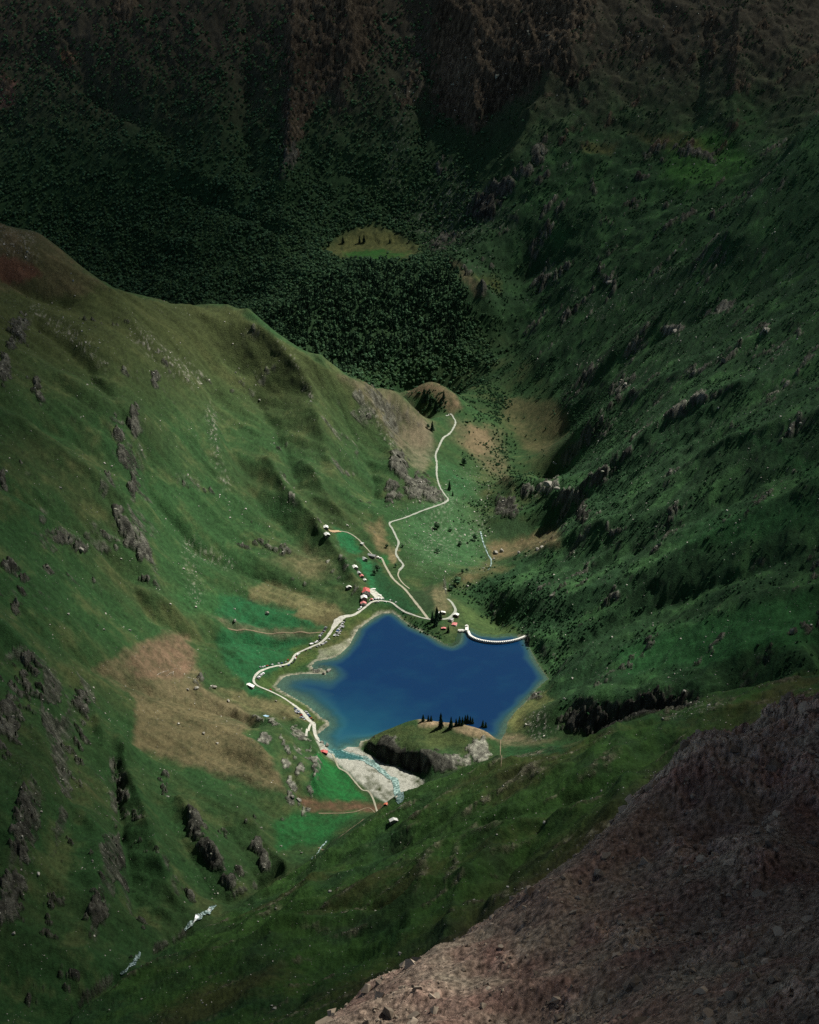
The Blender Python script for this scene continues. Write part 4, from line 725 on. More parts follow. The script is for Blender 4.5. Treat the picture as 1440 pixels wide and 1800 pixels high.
sp = thing("spillway", "pale concrete spillway tower and footbridge at the left end of the dam", "spillway", (l0[0] - 2, l0[1] + 4, 0))
part("tower", MB().box(-3, 3, -4, 16, -6, 5.2).mesh("tower", M_conc2), sp); part("footbridge", MB().box(-17, -3, -3, -1, 3.4, 4.1).mesh("footbridge", M_conc2), sp); part("apron", MB().box(-16, -3, -.9, 8, -3, 1.2).mesh("apron", M_conc), sp)
pier = MB().box(-.5, .5, -3.4, -.6, -4, 3.4).mesh("pier", M_conc); [part("pier", pier, sp, (x, 0, 0)) for x in (-15, -9.5)]
part("gatehouse", MB().box(-2, 2, 9, 13, 5.2, 8, .9).mesh("gatehouse", M_conc2), sp)
rs = thing("landing", "white concrete steps and landing at the right end of the dam", "steps", (r0[0] + 3, r0[1] - 4, 0)); part("platform", MB().box(-4, 3, 2, 7, -6, 4.9).mesh("platform", M_conc2), rs)
for k in range(6): part("step", MB().box(0, 2.6, -2.6, 0, -7, 0).mesh("step", M_conc2), rs, (1 + k * .8, 2 - k * 2.6, 4.2 - k * .5))
part("slab", MB().box(-1.5, 6, -3, 0, -6, 1.2).mesh("slab", M_conc2), rs, (4, -13.6, 0))

# ------------------------------------------------------------------ houses
M_stone = mat("rubble stone wall", (.20, .18, .15), .95, .35, 1.2, .4); M_plaster = mat("pale plaster", (.62, .58, .50), .9, .08, .8); M_slab = mat("pale slate roof", (.66, .67, .62), .8, .10, 1.5, .2); M_grey = mat("weathered slate roof", (.30, .31, .30), .85, .2, 1.5, .2)
M_red = mat("red metal roof", (.42, .085, .075), .6, .10, .6); M_pink = mat("faded red roof", (.50, .17, .16), .7, .12, .6); M_wood = mat("dark timber", (.07, .05, .035), .9, .2, 2); M_win = mat("window glass", (.03, .035, .04), .15); M_tarp = mat("blue tarpaulin", (.34, .52, .66), .5, .1, .5); M_or = mat("orange awning", (.60, .16, .09), .7, .05, .5)
def house(px, py, ln, wd, ht, rot, roof, wall, label, name="stone_house", cat="house", pitch=.5, chim=True, wins=2, open_front=False, group=None):
    p = raycast(px, py); z = min(gz1(p[0] + a, p[1] + b_) for a in (-wd / 3, wd / 3) for b_ in (-ln / 3, ln / 3)) ; top = max(gz1(p[0] + a, p[1] + b_) for a in (-wd / 3, wd / 3) for b_ in (-ln / 3, ln / 3)); base = min(z, top - .5)
    ht = ht + min(top - base, 3) * .6
    h = thing(name, label, cat, (p[0], p[1], base - .5), R(rot), group); hw, hl, rr = wd / 2, ln / 2, ht + wd / 2 * pitch
    if open_front:
        for x, y in ((-hw + .2, -hl + .2), (hw - .2, -hl + .2), (-hw + .2, hl - .2), (hw - .2, hl - .2), (-hw + .2, 0), (hw - .2, 0)): part("post", MB().box(x - .15, x + .15, y - .15, y + .15, -.5, ht).mesh("post", wall), h)
        part("back_wall", MB().box(-hw, -hw + .3, -hl, hl, -1, ht - .1).mesh("back_wall", wall), h)
    else: part("wall", MB().prism([(-hw, -2), (hw, -2), (hw, ht), (0, rr), (-hw, ht)], -hl, hl).mesh("wall", wall), h)
    ov = .6; e = ht - ov * pitch; tk = .28
    for s_ in (-1, 1):
        poly = [(0, rr + .02), (s_ * (hw + ov), e + .02), (s_ * (hw + ov), e + .02 + tk), (0, rr + .02 + tk)]
        rp = part("roof", MB().prism(poly, -hl - ov, hl + ov).mesh("roof", roof), h)
        if s_ > 0 and chim: part("chimney", MB().box(-.4, .4, -.4, .4, -.8, 1.3).mesh("chimney", M_stone), rp, (hw * .35, hl * .45, rr - hw * .35 * pitch + .2))
    if not open_front:
        part("door", MB().box(-.55, .55, -.06, .06, 0, 2.1).mesh("door", M_wood), h, (wd * .15, -hl - .05, .4))
        for k in range(wins):
            x = (-wd * .28 if k % 2 == 0 else wd * .02 + .4); zz = 1.6 if k < 1 else ht - .9
            w_ = part("window", MB().box(-.5, .5, -.06, .06, -.55, .55).mesh("window", M_win), h, (x, -hl - .05, zz))
            part("sill", MB().box(-.65, .65, -.16, 0, -.75, -.6).mesh("sill", M_conc2), w_)
        for k in range(max(1, int(ln // 5))):
            part("window", MB().box(-.06, .06, -.5, .5, -.55, .55).mesh("window", M_win), h, (hw + .05, -hl + (k + .6) * 4.5, ht * .6))
    return h
house(573, 929, 11, 8.5, 4.5, 8, M_slab, M_stone, "upper of the two dark stone huts at the top left end of the hillside path")
house(575, 941, 12, 9, 5, 20, M_slab, M_stone, "lower of the two stone huts left of the tan dirt yard, with wide pale roof")
house(637.5, 956.5, 5, 6.5, 2.4, 60, M_slab, M_plaster, "tiny white hut just above the bend of the hillside path", "hut", "hut", chim=False, wins=1)
house(654, 979, 17, 8, 4, 62, M_grey, M_stone, "long grey roofed stone barn beside the junction of path and track", "stone_barn", "barn", chim=False)
house(640, 983, 11, 9, 3.5, 35, M_grey, M_stone, "weathered low stone house left of the long grey barn", chim=False)
house(664.5, 980.5, 4, 3.5, 2.4, 10, M_slab, M_plaster, "small white shed at the right gable of the long grey barn", "shed", "shed", chim=False, wins=1)
house(669, 982, 4.5, 3.5, 2.3, 75, M_slab, M_stone, "small pale shed at the top of the gravel road", "shed", "shed", chim=False, wins=1)
house(624, 999, 11, 9, 5, 18, M_slab, M_stone, "stone house with bright pale roof at the upper end of the hamlet row")
house(630, 1008, 10, 8, 4, 22, M_grey, M_stone, "dark roofed stone house in the middle of the hamlet row", wins=1)
house(635.5, 1015, 8, 7, 4, 20, M_pink, M_stone, "small stone house with faded red roof in the hamlet row", chim=False, wins=1)
house(641.5, 1022, 6, 4.5, 4, 20, M_slab, M_plaster, "narrow pale plastered house at the lower end of the hamlet row", wins=1)
house(643, 1041, 17, 15, 7, 8, M_red, M_plaster, "large mountain inn with broad red roof beside the paved yard", "inn", "inn", wins=2, pitch=.42)
house(640, 1054, 11, 11, 6, 6, M_slab, M_stone, "tall stone house with white roof directly below the red roofed inn", wins=2)
house(639, 1063, 7, 10, 4, 4, M_pink, M_plaster, "low annex with faded red roof at the road below the white roofed house", "annex", "house", chim=False)
house(613.5, 1034, 5, 9, 3, 20, M_slab, M_stone, "lone pale roofed hut on the slope left of the inn", "hut", "hut", chim=False, wins=1)
house(777, 1079, 5, 13, 3.4, 8, M_slab, M_stone, "long white roofed building inside the bend of the dam road", pitch=.3)
house(802, 1084, 7, 9, 5, -20, M_slab, M_wood, "dark walled building with white roof edge just right of the dam road", pitch=.35, chim=False)
house(793, 1092, 8, 7, 4.5, -25, M_grey, M_plaster, "grey roofed house between the dam road and the pink terrace")
house(799, 1099, 10, 8, 3, -15, M_pink, M_plaster, "pale plastered lakeside house with pink roof above the spillway", pitch=.18)
house(780, 1106, 4.5, 8, 2.8, 0, M_pink, M_wood, "small hut with flat pink roof on the grassy lakeside point", "hut", "hut", chim=False, wins=1, pitch=.2)
house(437, 1207, 7, 19, 3.0, -18, M_slab, M_stone, "long cattle shed with thin white roof left of the road bend", "cattle_shed", "shed", chim=False, pitch=.35)
house(569, 1325, 7, 12, 3.4, -8, M_red, M_wood, "red roofed chalet on the shingle at the lower left shore", "chalet", "chalet", chim=False, pitch=.35)
house(679, 1415, 4, 6, 2.0, -20, M_or, M_wood, "tiny orange roofed shelter at the foot of the river delta", "shelter", "hut", chim=False, wins=1)
house(692, 1445, 6, 11, 3.0, 15, M_slab, M_stone, "white roofed stone hut alone on the green near shoulder below the delta", "stone_hut", "hut", chim=False, wins=1, pitch=.4)
house(656, 1037, 2.6, 9, 2.2, 12, M_slab, M_wood, "long white canopy at the upper edge of the inn yard", "canopy", "canopy", chim=False, open_front=True, pitch=.15)
house(668, 1048, 3, 5, 2.4, -20, M_slab, M_wood, "small pale canopy at the right edge of the inn yard", "canopy", "canopy", chim=False, open_front=True, pitch=.2)
house(653, 1055, 3, 4.5, 2.4, 0, M_red, M_wood, "small dark red kiosk where the inn yard meets the lake road", "kiosk", "kiosk", chim=False, wins=1)
def cloth(px, py, w_, l_, rz, m_, label, name, cat):
    p = raycast(px, py); b_ = MB(); n_ = 6
    for j in range(n_ + 1):
        for i in range(n_ + 1):
            x = (i / n_ - .5) * w_; y = (j / n_ - .5) * l_; X = p[0] + x * math.cos(rz) - y * math.sin(rz); Y = p[1] + x * math.sin(rz) + y * math.cos(rz); b_.v.append((x, y, gz1(X, Y) - p[2] + .4 + .25 * random.random()))
    b_.f = [(j * 7 + i, j * 7 + i + 1, j * 7 + i + 8, j * 7 + i + 7) for j in range(n_) for i in range(n_)]
    o = bpy.data.objects.new(name, b_.mesh(name, m_)); COL.objects.link(o); o.location = p; o.rotation_euler = (0, 0, rz); return tag(o, label, cat)
cloth(468, 1259, 5, 13, R(35), M_tarp, "pale blue tarpaulin spread above the streaked rock knoll by the lake", "tarpaulin", "tarpaulin")

# ------------------------------------------------------------------ parked cars
def car_meshes(kind, paint):
    L_, W_, H_ = {"car": (4.3, 1.85, 1.5), "van": (5.4, 2.1, 2.5), "suv": (4.7, 1.95, 1.75)}[kind]; hl = L_ / 2
    if kind == "van": body = [(-hl, .35), (hl, .35), (hl, 1.0), (hl - .9, 1.3), (hl - 1.4, H_), (-hl, H_)]; glass = [(hl - .95, 1.32), (hl - 1.38, 2.2), (hl - 2.6, 2.2), (hl - 2.6, 1.32)]
    else: body = [(-hl, .32), (hl, .32), (hl, .78), (hl - .3, .92), (hl - 1.1, 1.0), (-hl + .35, 1.05), (-hl, .95)]; glass = [(hl - 1.15, 1.0), (hl - 1.85, H_ - .08), (-hl + .75, H_ - .08), (-hl + .25, 1.04)]
    bm_ = MB().prism(body, -W_ / 2, W_ / 2).mesh(kind + "_body", paint); gl = MB().prism(glass, -W_ / 2 + (.12 if kind != "van" else -.01), W_ / 2 - (.12 if kind != "van" else -.01)).mesh(kind + "_windows", M_win)
    rf = None if kind == "van" else MB().box(-hl + .8, hl - 1.9, -W_ / 2 + .2, W_ / 2 - .2, H_ - .08, H_ + .02).mesh(kind + "_roof", paint)
    wh = MB().cyl((0, 0, 0), .34, 1, .24).mesh("wheel", M_tyre); return bm_, gl, rf, wh, L_, W_
M_tyre = mat("tyre", (.02, .02, .02), .9)
paints = {"white": mat("white car paint", (.80, .80, .80), .3), "silver": mat("silver car paint", (.42, .44, .46), .3, metallic=.4), "black": mat("black car paint", (.02, .02, .025), .25), "dark grey": mat("dark grey car paint", (.08, .085, .09), .3), "red": mat("red car paint", (.40, .03, .03), .3), "blue": mat("blue car paint", (.05, .12, .30), .3)}
protos = {}
def place_car(x, y, rz, kind, colr, label, group):
    if (kind, colr) not in protos: protos[(kind, colr)] = car_meshes(kind, paints[colr])
    bm_, gl, rf, wh, L_, W_ = protos[(kind, colr)]; z = gz1(x, y) + .40
    dz = (gz1(x + math.cos(rz) * 2, y + math.sin(rz) * 2) - gz1(x - math.cos(rz) * 2, y - math.sin(rz) * 2)) / 4
    c_ = thing("parked_car" if kind != "van" else "parked_van", label, "car" if kind != "van" else "van", (x, y, z), rz, group); c_.rotation_euler = (0, -math.atan(max(-.25, min(.25, dz))), rz)
    part("body", bm_, c_); part("windows", gl, c_)
    if rf: part("roof", rf, c_)
    for sx_ in (-1, 1):
        for sy_ in (-1, 1): part("wheel", wh, c_, (sx_ * L_ * .31, sy_ * (W_ / 2 - .1), .34))
mpx = np.array([project(p[0], p[1], gz1(p[0], p[1])) for p in MAINP])
mseg = np.concatenate([[0], np.cumsum(np.hypot(*np.diff(MAINP, axis=0).T))])
def arc_at(px, py): return mseg[int(np.argmin((mpx[:, 0] - px) ** 2 + (mpx[:, 1] - py) ** 2))]
used = []; CARS = []
def car_row(pa, pb, off, step, nose, prob, place, group, whites=.45):
    s0, s1 = sorted((arc_at(*pa), arc_at(*pb))); s_ = s0
    while s_ < s1:
        s_ += step * random.uniform(.9, 1.25)
        if random.random() > prob: continue
        x = np.interp(s_, mseg, MAINP[:, 0]); y = np.interp(s_, mseg, MAINP[:, 1]); k = min(int(np.searchsorted(mseg, s_)), len(MAINP) - 2); tx, ty = MAINP[k + 1] - MAINP[k - 1]; l_ = math.hypot(tx, ty); tx, ty = tx / l_, ty / l_
        o_ = off + random.uniform(-.5, .5); x += -ty * o_; y += tx * o_
        if any((x - a) ** 2 + (y - b_) ** 2 < 2.4 ** 2 for a, b_ in used): continue
        if nose == "along" and any((x - a) ** 2 + (y - b_) ** 2 < 4.9 ** 2 for a, b_ in used): continue
        used.append((x, y)); r_ = random.random(); colr = "white" if r_ < whites else "silver" if r_ < whites + .18 else "dark grey" if r_ < whites + .32 else "black" if r_ < whites + .44 else "blue" if r_ < .96 else "red"
        kind = "van" if random.random() < .10 and colr in ("white", "silver") else ("suv" if random.random() < .35 else "car"); rz = math.atan2(ty, tx) + (0 if nose == "along" else R(90)) + R(random.uniform(-6, 6)); kw = {"van": "van", "suv": "off-road car", "car": "hatchback"}[kind]
        CARS.append((x, y, rz, kind, colr, kw, place))
car_row((598,1088), (580,1122), -11.5, 2.6, "in", .95, "beside the widest road part, lake side", "", .4)
car_row((590,1100), (583,1120), -16.5, 2.8, "in", .8, "in the outer lakeside row, widest part", "", .5)
car_row((584,1108), (572,1124), 12.5, 2.7, "in", .9, "beside the widest road part, meadow side", "", .5)
car_row((574,1124), (548,1138), -7, 2.9, "in", .75, "just below the widest part, lake side", "", .6)
car_row((570,1126), (546,1139), 7.5, 2.8, "in", .8, "just below the widest part, meadow side", "", .6)
car_row((540,1142), (505,1168), -5.2, 5.6, "along", .8, "along the straight stretch, lake side", "", .4)
car_row((510,1164), (456,1182), 5.2, 5.6, "along", .8, "before the sharp bend, uphill side", "", .4)
car_row((503,1168), (485,1172), -5.2, 5.4, "along", .8, "before the sharp bend, lower side", "", .3)
car_row((458,1184), (448,1192), -6.5, 3.2, "in", .9, "inside the sharp road bend", "", .7)
car_row((500,1228), (478,1216), -5.0, 12, "along", .8, "beside the road below the sharp bend", "", .1)
car_row((526,1246), (544,1267), 7.5, 2.8, "in", .9, "at the road's lower end, lake side", "", .4)
car_row((530,1250), (542,1266), 12.5, 3.2, "in", .5, "in the outer row at the lower end", "", .5)
car_row((532,1252), (543,1268), -7.0, 3.2, "in", .6, "at the road's lower end, rock side", "", .4)
car_row((632,1075), (650,1061), 4.8, 5.6, "along", .9, "at the road edge below the inn", "", .5)
car_row((655,1058), (690,1060), 5.8, 3.0, "in", .8, "along the road right of the inn yard", "", .65)
car_row((655,1058), (680,1058), -5.0, 5.6, "along", .6, "right of the inn yard, lake side", "", .7)
CARS.sort(key=lambda c: -c[1]); ORD = "first second third fourth fifth sixth seventh eighth ninth tenth eleventh twelfth".split(); seen_ = {}
tot_ = {}
for c_ in CARS: tot_[(c_[4], c_[5], c_[6])] = tot_.get((c_[4], c_[5], c_[6]), 0) + 1
for (x, y, rz, kind, colr, kw, place) in CARS:
    key = (colr, kw, place); n_ = seen_.get(key, 0); seen_[key] = n_ + 1
    pre = "" if tot_[key] == 1 else ORD[min(n_, 11)] + " "
    place_car(x, y, rz, kind, colr, f"{pre}{colr} {kw}{' from the top' if pre else ''} {place}", f"parked cars {place}")
print("built things", round(time.time() - T0, 1))
# ------------------------------------------------------------------ plants and stones: shapes
def leaf_mat(name, col, var=.35):
    m = bpy.data.materials.new(name); m.use_nodes = True; t = m.node_tree; b = t.nodes["Principled BSDF"]; oi = t.nodes.new("ShaderNodeObjectInfo"); L = t.links.new
    tc = t.nodes.new("ShaderNodeTexCoord"); nn = t.nodes.new("ShaderNodeTexNoise"); nn.inputs["Scale"].default_value = 1.2; nn.inputs["Detail"].default_value = 3; L(tc.outputs["Object"], nn.inputs["Vector"])
    ad = t.nodes.new("ShaderNodeMath"); ad.operation = 'ADD'; L(oi.outputs["Random"], ad.inputs[0]); L(nn.outputs["Fac"], ad.inputs[1])
    mr = t.nodes.new("ShaderNodeMapRange"); mr.inputs["From Min"].default_value = .3; mr.inputs["From Max"].default_value = 1.7; mr.inputs["To Min"].default_value = 1 - var; mr.inputs["To Max"].default_value = 1 + 1.6 * var; L(ad.outputs[0], mr.inputs["Value"])
    sc_ = t.nodes.new("ShaderNodeVectorMath"); sc_.operation = 'SCALE'; sc_.inputs[0].default_value = col; L(mr.outputs[0], sc_.inputs["Scale"]); L(sc_.outputs[0], b.inputs["Base Color"])
    b.inputs["Roughness"].default_value = .9; b.inputs["Specular IOR Level"].default_value = .1; return m
M_fir = leaf_mat("spruce needles", (.014, .034, .018)); M_leaf = leaf_mat("broad leaves", (.044, .092, .044), .6); M_leaf2 = leaf_mat("light leaves", (.058, .110, .046), .5); M_bush = leaf_mat("alder leaves", (.018, .052, .020), .5); M_bark = mat("bark", (.06, .045, .035), .95)
M_stone2 = leaf_mat("pale stone", (.36, .35, .30), .4); M_block = leaf_mat("scree block", (.20, .165, .125), .6); M_boulder = mat("lichened boulder", (.26, .25, .21), .95, .35, .4, .6)
def from_bm(bm, name, m, smooth=False):
    me = bpy.data.meshes.new(name); bm.to_mesh(me); bm.free(); me.materials.append(m)
    if smooth: me.polygons.foreach_set('use_smooth', [True] * len(me.polygons))
    return me
def crown_mesh(name, m, seed, lumps=5, leaves=60, rad=1.0, hgt=1.0):
    """clumps of foliage with loose leaf tufts round them; about 2 across, base at z = 0"""
    r_ = random.Random(seed); bm = bmesh.new()
    for k in range(lumps):
        a = r_.uniform(0, 6.28); d = r_.uniform(.1, .55) * rad; c = (d * math.cos(a), d * math.sin(a), hgt * r_.uniform(.45, 1.35)); s = r_.uniform(.38, .62)
        g = bmesh.ops.create_icosphere(bm, subdivisions=1, radius=s)
        for v in g['verts']:
            q = r_.uniform(.72, 1.28); v.co = (v.co.x * q + c[0], v.co.y * q + c[1], v.co.z * q * .85 + c[2])
    for k in range(leaves):
        a = r_.uniform(0, 6.28); e = r_.uniform(-.5, 1.4); R_ = r_.uniform(.7, 1.12) * rad; c = (R_ * math.cos(a) * math.cos(e), R_ * math.sin(a) * math.cos(e), hgt * .9 + .85 * hgt * math.sin(e)); s = r_.uniform(.10, .22)
        vs = [bm.verts.new((c[0] + r_.uniform(-s, s), c[1] + r_.uniform(-s, s), c[2] + r_.uniform(-s, s))) for _ in range(3)]; bm.faces.new(vs)
    return from_bm(bm, name, m)
def fir_mesh(name, m, seed, tiers=7, k=9):
    """spruce crown, 1 high, drooping ragged tiers"""
    r_ = random.Random(seed); bm = bmesh.new()
    for t_ in range(tiers):
        z = .10 + .86 * t_ / tiers; R_ = .21 * (1 - t_ / tiers) ** .85 + .015; top = bm.verts.new((0, 0, min(1.0, z + .24))); ring = []
        for i in range(2 * k):
            a = math.pi * i / k + r_.uniform(-.1, .1); rr = R_ * (r_.uniform(.85, 1.25) if i % 2 == 0 else r_.uniform(.5, .7)); ring.append(bm.verts.new((rr * math.cos(a), rr * math.sin(a), z - (.04 if i % 2 == 0 else -.015))))
        for i in range(2 * k): bm.faces.new((top, ring[i], ring[(i + 1) % (2 * k)]))
    return from_bm(bm, name, m)
def trunk_mesh(name, r0, h): return MB().cyl((0, 0, h / 2), r0, 2, h, 7).mesh(name, M_bark)
def rock_mesh(name, m, seed, flat=.7, n=16, sub=False):
    r_ = random.Random(seed); bm = bmesh.new()
    for _ in range(n):
        v = np.array([r_.gauss(0, 1) for _ in range(3)]); v /= np.linalg.norm(v); v *= r_.uniform(.8, 1.1); bm.verts.new((v[0], v[1] * .8, v[2] * flat))
    h = bmesh.ops.convex_hull(bm, input=bm.verts); bmesh.ops.delete(bm, geom=[g for g in h['geom_interior'] if isinstance(g, bmesh.types.BMVert)], context='VERTS')
    if sub:
        bmesh.ops.subdivide_edges(bm, edges=bm.edges[:], cuts=2, use_grid_fill=True)
        for v in bm.verts: q = 1 + .10 * float(perlin(np.array([v.co.x * 2.2 + seed]), np.array([v.co.y * 2.2 + v.co.z * 1.7]), seed)[0]); v.co *= q
    return from_bm(bm, name, m)
def proto_coll(name, meshes):
    c = bpy.data.collections.new(name)
    for me in meshes: o = bpy.data.objects.new(me.name, me); c.objects.link(o)
    return c
def scatter(name, P, S, coll, label, cat, tilt=0.0, squash=None):
    me = bpy.data.meshes.new(name); me.vertices.add(len(P)); me.vertices.foreach_set('co', np.asarray(P, np.float32).ravel())
    a = me.attributes.new("scl", 'FLOAT_VECTOR', 'POINT'); S = np.asarray(S, np.float32); S3 = np.stack([S, S, S * (1 if squash is None else squash)], 1) if S.ndim == 1 else S; a.data.foreach_set('vector', S3.astype(np.float32).ravel())
    r3 = np.stack([rng.normal(0, tilt, len(P)), rng.normal(0, tilt, len(P)), rng.uniform(0, 6.28, len(P))], 1); a = me.attributes.new("rot", 'FLOAT_VECTOR', 'POINT'); a.data.foreach_set('vector', r3.astype(np.float32).ravel())
    o = bpy.data.objects.new(name, me); COL.objects.link(o)
    ng = bpy.data.node_groups.new(name, 'GeometryNodeTree'); ng.interface.new_socket("Geometry", in_out='INPUT', socket_type='NodeSocketGeometry'); ng.interface.new_socket("Geometry", in_out='OUTPUT', socket_type='NodeSocketGeometry')
    gi = ng.nodes.new("NodeGroupInput"); go = ng.nodes.new("NodeGroupOutput"); ip = ng.nodes.new("GeometryNodeInstanceOnPoints"); ci = ng.nodes.new("GeometryNodeCollectionInfo"); ci.inputs["Collection"].default_value = coll; ci.inputs["Separate Children"].default_value = True; ci.inputs["Reset Children"].default_value = True
    na = ng.nodes.new("GeometryNodeInputNamedAttribute"); na.data_type = 'FLOAT_VECTOR'; na.inputs["Name"].default_value = "scl"; nb = ng.nodes.new("GeometryNodeInputNamedAttribute"); nb.data_type = 'FLOAT_VECTOR'; nb.inputs["Name"].default_value = "rot"
    L = ng.links.new; L(gi.outputs[0], ip.inputs["Points"]); L(ci.outputs[0], ip.inputs["Instance"]); ip.inputs["Pick Instance"].default_value = True; L(na.outputs["Attribute"], ip.inputs["Scale"]); L(nb.outputs["Attribute"], ip.inputs["Rotation"]); L(ip.outputs[0], go.inputs[0])
    md = o.modifiers.new("scatter", 'NODES'); md.node_group = ng; return tag(o, label, cat, None, "stuff")
def rnd_points(n_, x0, x1, y0, y1): return rng.uniform(x0, x1, n_), rng.uniform(y0, y1, n_)
VISF = (fPX > -120) & (fPX < 1560) & (fPY > -140) & (fPY < 1900)
vis_run = np.minimum.accumulate(PY, 0); SEEN = (PY <= vis_run + 9).ravel() & VISF       # ground that shows, with a margin
SEEN2 = SEEN.reshape(NY, NX)

# ------------------------------------------------------------------ forest on the far slopes, scrub on the right, stones
c_forest = proto_coll("forest kinds", [crown_mesh("tree_crown", M_leaf, s, 6, 40, .9, 1.1) for s in (1, 2, 3)] + [crown_mesh("tree_crown", M_bush, 4, 5, 40, .8, 1.2)])
fir_s = []
for s in (11, 12):
    me_ = fir_mesh("fir_crown", M_fir, s, 6, 6); me_.transform(__import__("mathutils").Matrix.Diagonal((2.9, 2.9, 3.4, 1))); fir_s.append(me_)
c_firs = proto_coll("forest with firs", [crown_mesh("tree_crown", M_leaf, 5, 6, 40, .8, 1.3)] + fir_s)
c_bush = proto_coll("scrub kinds", [crown_mesh("bush_crown", M_bush, s, 4, 30, .9, .6) for s in (21, 22, 23)])
meadow = np.maximum.reduce([zone([(566,450),(592,416),(650,398),(707,416),(742,442),(716,462),(640,458),(600,458)], 3, 5000, 6400, .5), zone([(720,455),(790,400),(900,380),(960,420),(900,470),(870,520),(845,525),(800,452)], 14, 5000, 6300) * .8, zone([(795,455),(840,480),(870,540),(850,560),(830,530)], 6, 5000, 5600), tal * .7, rsteep])
fmask = FARZ * sstep(930, 700, fPX + 90 * warp1 + 60 * n_mid) * sstep(-60, 120, fPY) * (1 - meadow) * (0.35 + 0.65 * sstep(230, 420, fPY - 0.15 * np.maximum(0, 500 - fPX)))
fmask = np.maximum(fmask, zone([(450,560),(560,500),(800,470),(845,560),(870,640),(780,680),(640,680),(560,650)], 12, 4600, 5600) * (1 - meadow) * sstep(-.5, .1, n_mid + .35))
gap = sstep(-0.28, 0.02, fbm(fX, fY, 90, 4, 601) + 0.2)
gap2 = sstep(-.42, -.1, fbm(fX, fY, 38, 3, 602))
fm2 = (fmask * np.where(fPY > 330, np.maximum(gap, .6), gap) * (.25 + .75 * gap2)).reshape(NY, NX)
x, y = rnd_points(120000, -1700, 700, 4650, 6750); d = sample(fm2, x, y); k = (rng.uniform(0, 1, len(x)) < d) & sample(SEEN2, x, y); x, y = x[k], y[k]; z = ground(x, y)
dark_fir = sample(zone([(450,570),(560,500),(640,470),(800,470),(840,560),(800,620),(600,660)], 20, 4600, 5700).reshape(NY, NX), x, y) > rng.uniform(.35, 1.3, len(x))
S = rng.uniform(3.2, 6.4, len(x))
tone = fbm(x, y, 150, 4, 655) + .35 * rng.normal(0, 1, len(x)) > .12; S = S * (1 + .35 * fbm(x, y, 60, 2, 656))
scatter("forest", np.stack([x, y, z - .5], 1)[~dark_fir & ~tone], S[~dark_fir & ~tone], c_forest, "broadleaf forest covering the far valley side", "forest")
c_forest2 = proto_coll("light forest kinds", [crown_mesh("light_crown", M_leaf2, s, 6, 50, 1.0, .95) for s in (6, 7, 8)]); scatter("light_forest", np.stack([x, y, z - .5], 1)[~dark_fir & tone], .85 * S[~dark_fir & tone], c_forest2, "lighter green groves within the far forest", "forest")
scatter("spruce_forest", np.stack([x, y, z - .5], 1)[dark_fir], S[dark_fir] * 1.1, c_firs, "dark mixed spruce forest on the steep step below the meadow", "forest")
bn = fbm(fX, fY, 75, 4, 611, .6) + .5 * fbm(dsx / 2.5, dsy, 45, 3, 612)
open_ = np.maximum.reduce([spur_meadow, zone([(1440,1040),(1180,1110),(1000,1180),(990,1235),(1240,1210),(1440,1130)], 14, 2400, 3100) * .8, zone([(900,690),(980,700),(1010,770),(960,840),(900,800)], 8, 3700, 5000), zone([(860,900),(985,925),(985,970),(860,985)], 8, 3300, 3900), rsteep * .9, tal * .5, zone([(1150,250),(1340,240),(1340,330),(1180,340)], 16, 4800, 6200) * .8])
dense = np.maximum.reduce([zone([(800,1035),(870,1020),(1000,1040),(1030,1120),(970,1190),(935,1125),(870,1095)], 10, 2800, 3500), zone([(960,770),(1060,690),(1140,760),(1020,820),(980,800)], 10, 3700, 4700), zone([(880,790),(960,870),(900,880),(865,830),(870,740)], 10, 3700, 4700) * .8, zone([(830,650),(900,700),(880,740),(840,700)], 8, 4300, 5100), zone([(980,860),(1060,820),(1180,790),(1100,900),(1000,930)], 14, 3200, 4200) * .6,
    zone([(720,690),(755,680),(785,700),(790,728),(745,722)], 5, 4300, 4700) * .8, zone([(845,880),(870,860),(860,940),(840,930)], 6, 3500, 4100), zone([(540,1060),(600,1060)] and [(700,1072),(760,1095),(790,1120),(760,1120),(715,1092)], 3, 2900, 3300), zone([(985,1240),(1240,1215),(1250,1240),(1180,1255),(1000,1262)], 5, 2400, 2800) * .7])
VEGR = np.clip(RIGHTZ + zone([(760,640),(900,600),(1000,700),(960,900),(860,1010),(800,900),(820,780),(790,690)], 20, 3300, 5300) * .8 + zone([(870,400),(1100,380),(1000,640),(860,640)], 20, 4300, 6200), 0, 1)
bm2 = np.clip(np.maximum(VEGR * sstep(.02, .38, bn + .02) * .9 + VEGR * .05, dense * .95) * (1 - open_), 0, 1)
bm2 = np.maximum(bm2, (LEFTZ + SHOULD) * 0.0 + FARZ * (fPX >= 860) * sstep(.05, .35, bn) * .7 * (1 - meadow)).reshape(NY, NX)
x, y = rnd_points(150000, -40, 1300, 2480, 6300); d = sample(bm2, x, y) * np.clip(1.15 - (y - 3000) / 6000, .5, 1); k = (rng.uniform(0, 1, len(x)) < d * .8) & sample(SEEN2, x, y); x, y = x[k], y[k]; z = ground(x, y)
S = (rng.uniform(1.1, 3.0, len(x)) + .5 * rng.pareto(3, len(x)).clip(0, 3)) * (1 + .25 * (y > 4200)); scatter("alder_scrub", np.stack([x, y, z - .3], 1), S, c_bush, "dark alder scrub spread over the right mountainside", "shrubs"); print("scrub", len(x), "forest ok")
c_st = proto_coll("stone kinds", [rock_mesh("stone", M_stone2, s) for s in range(31, 36)])
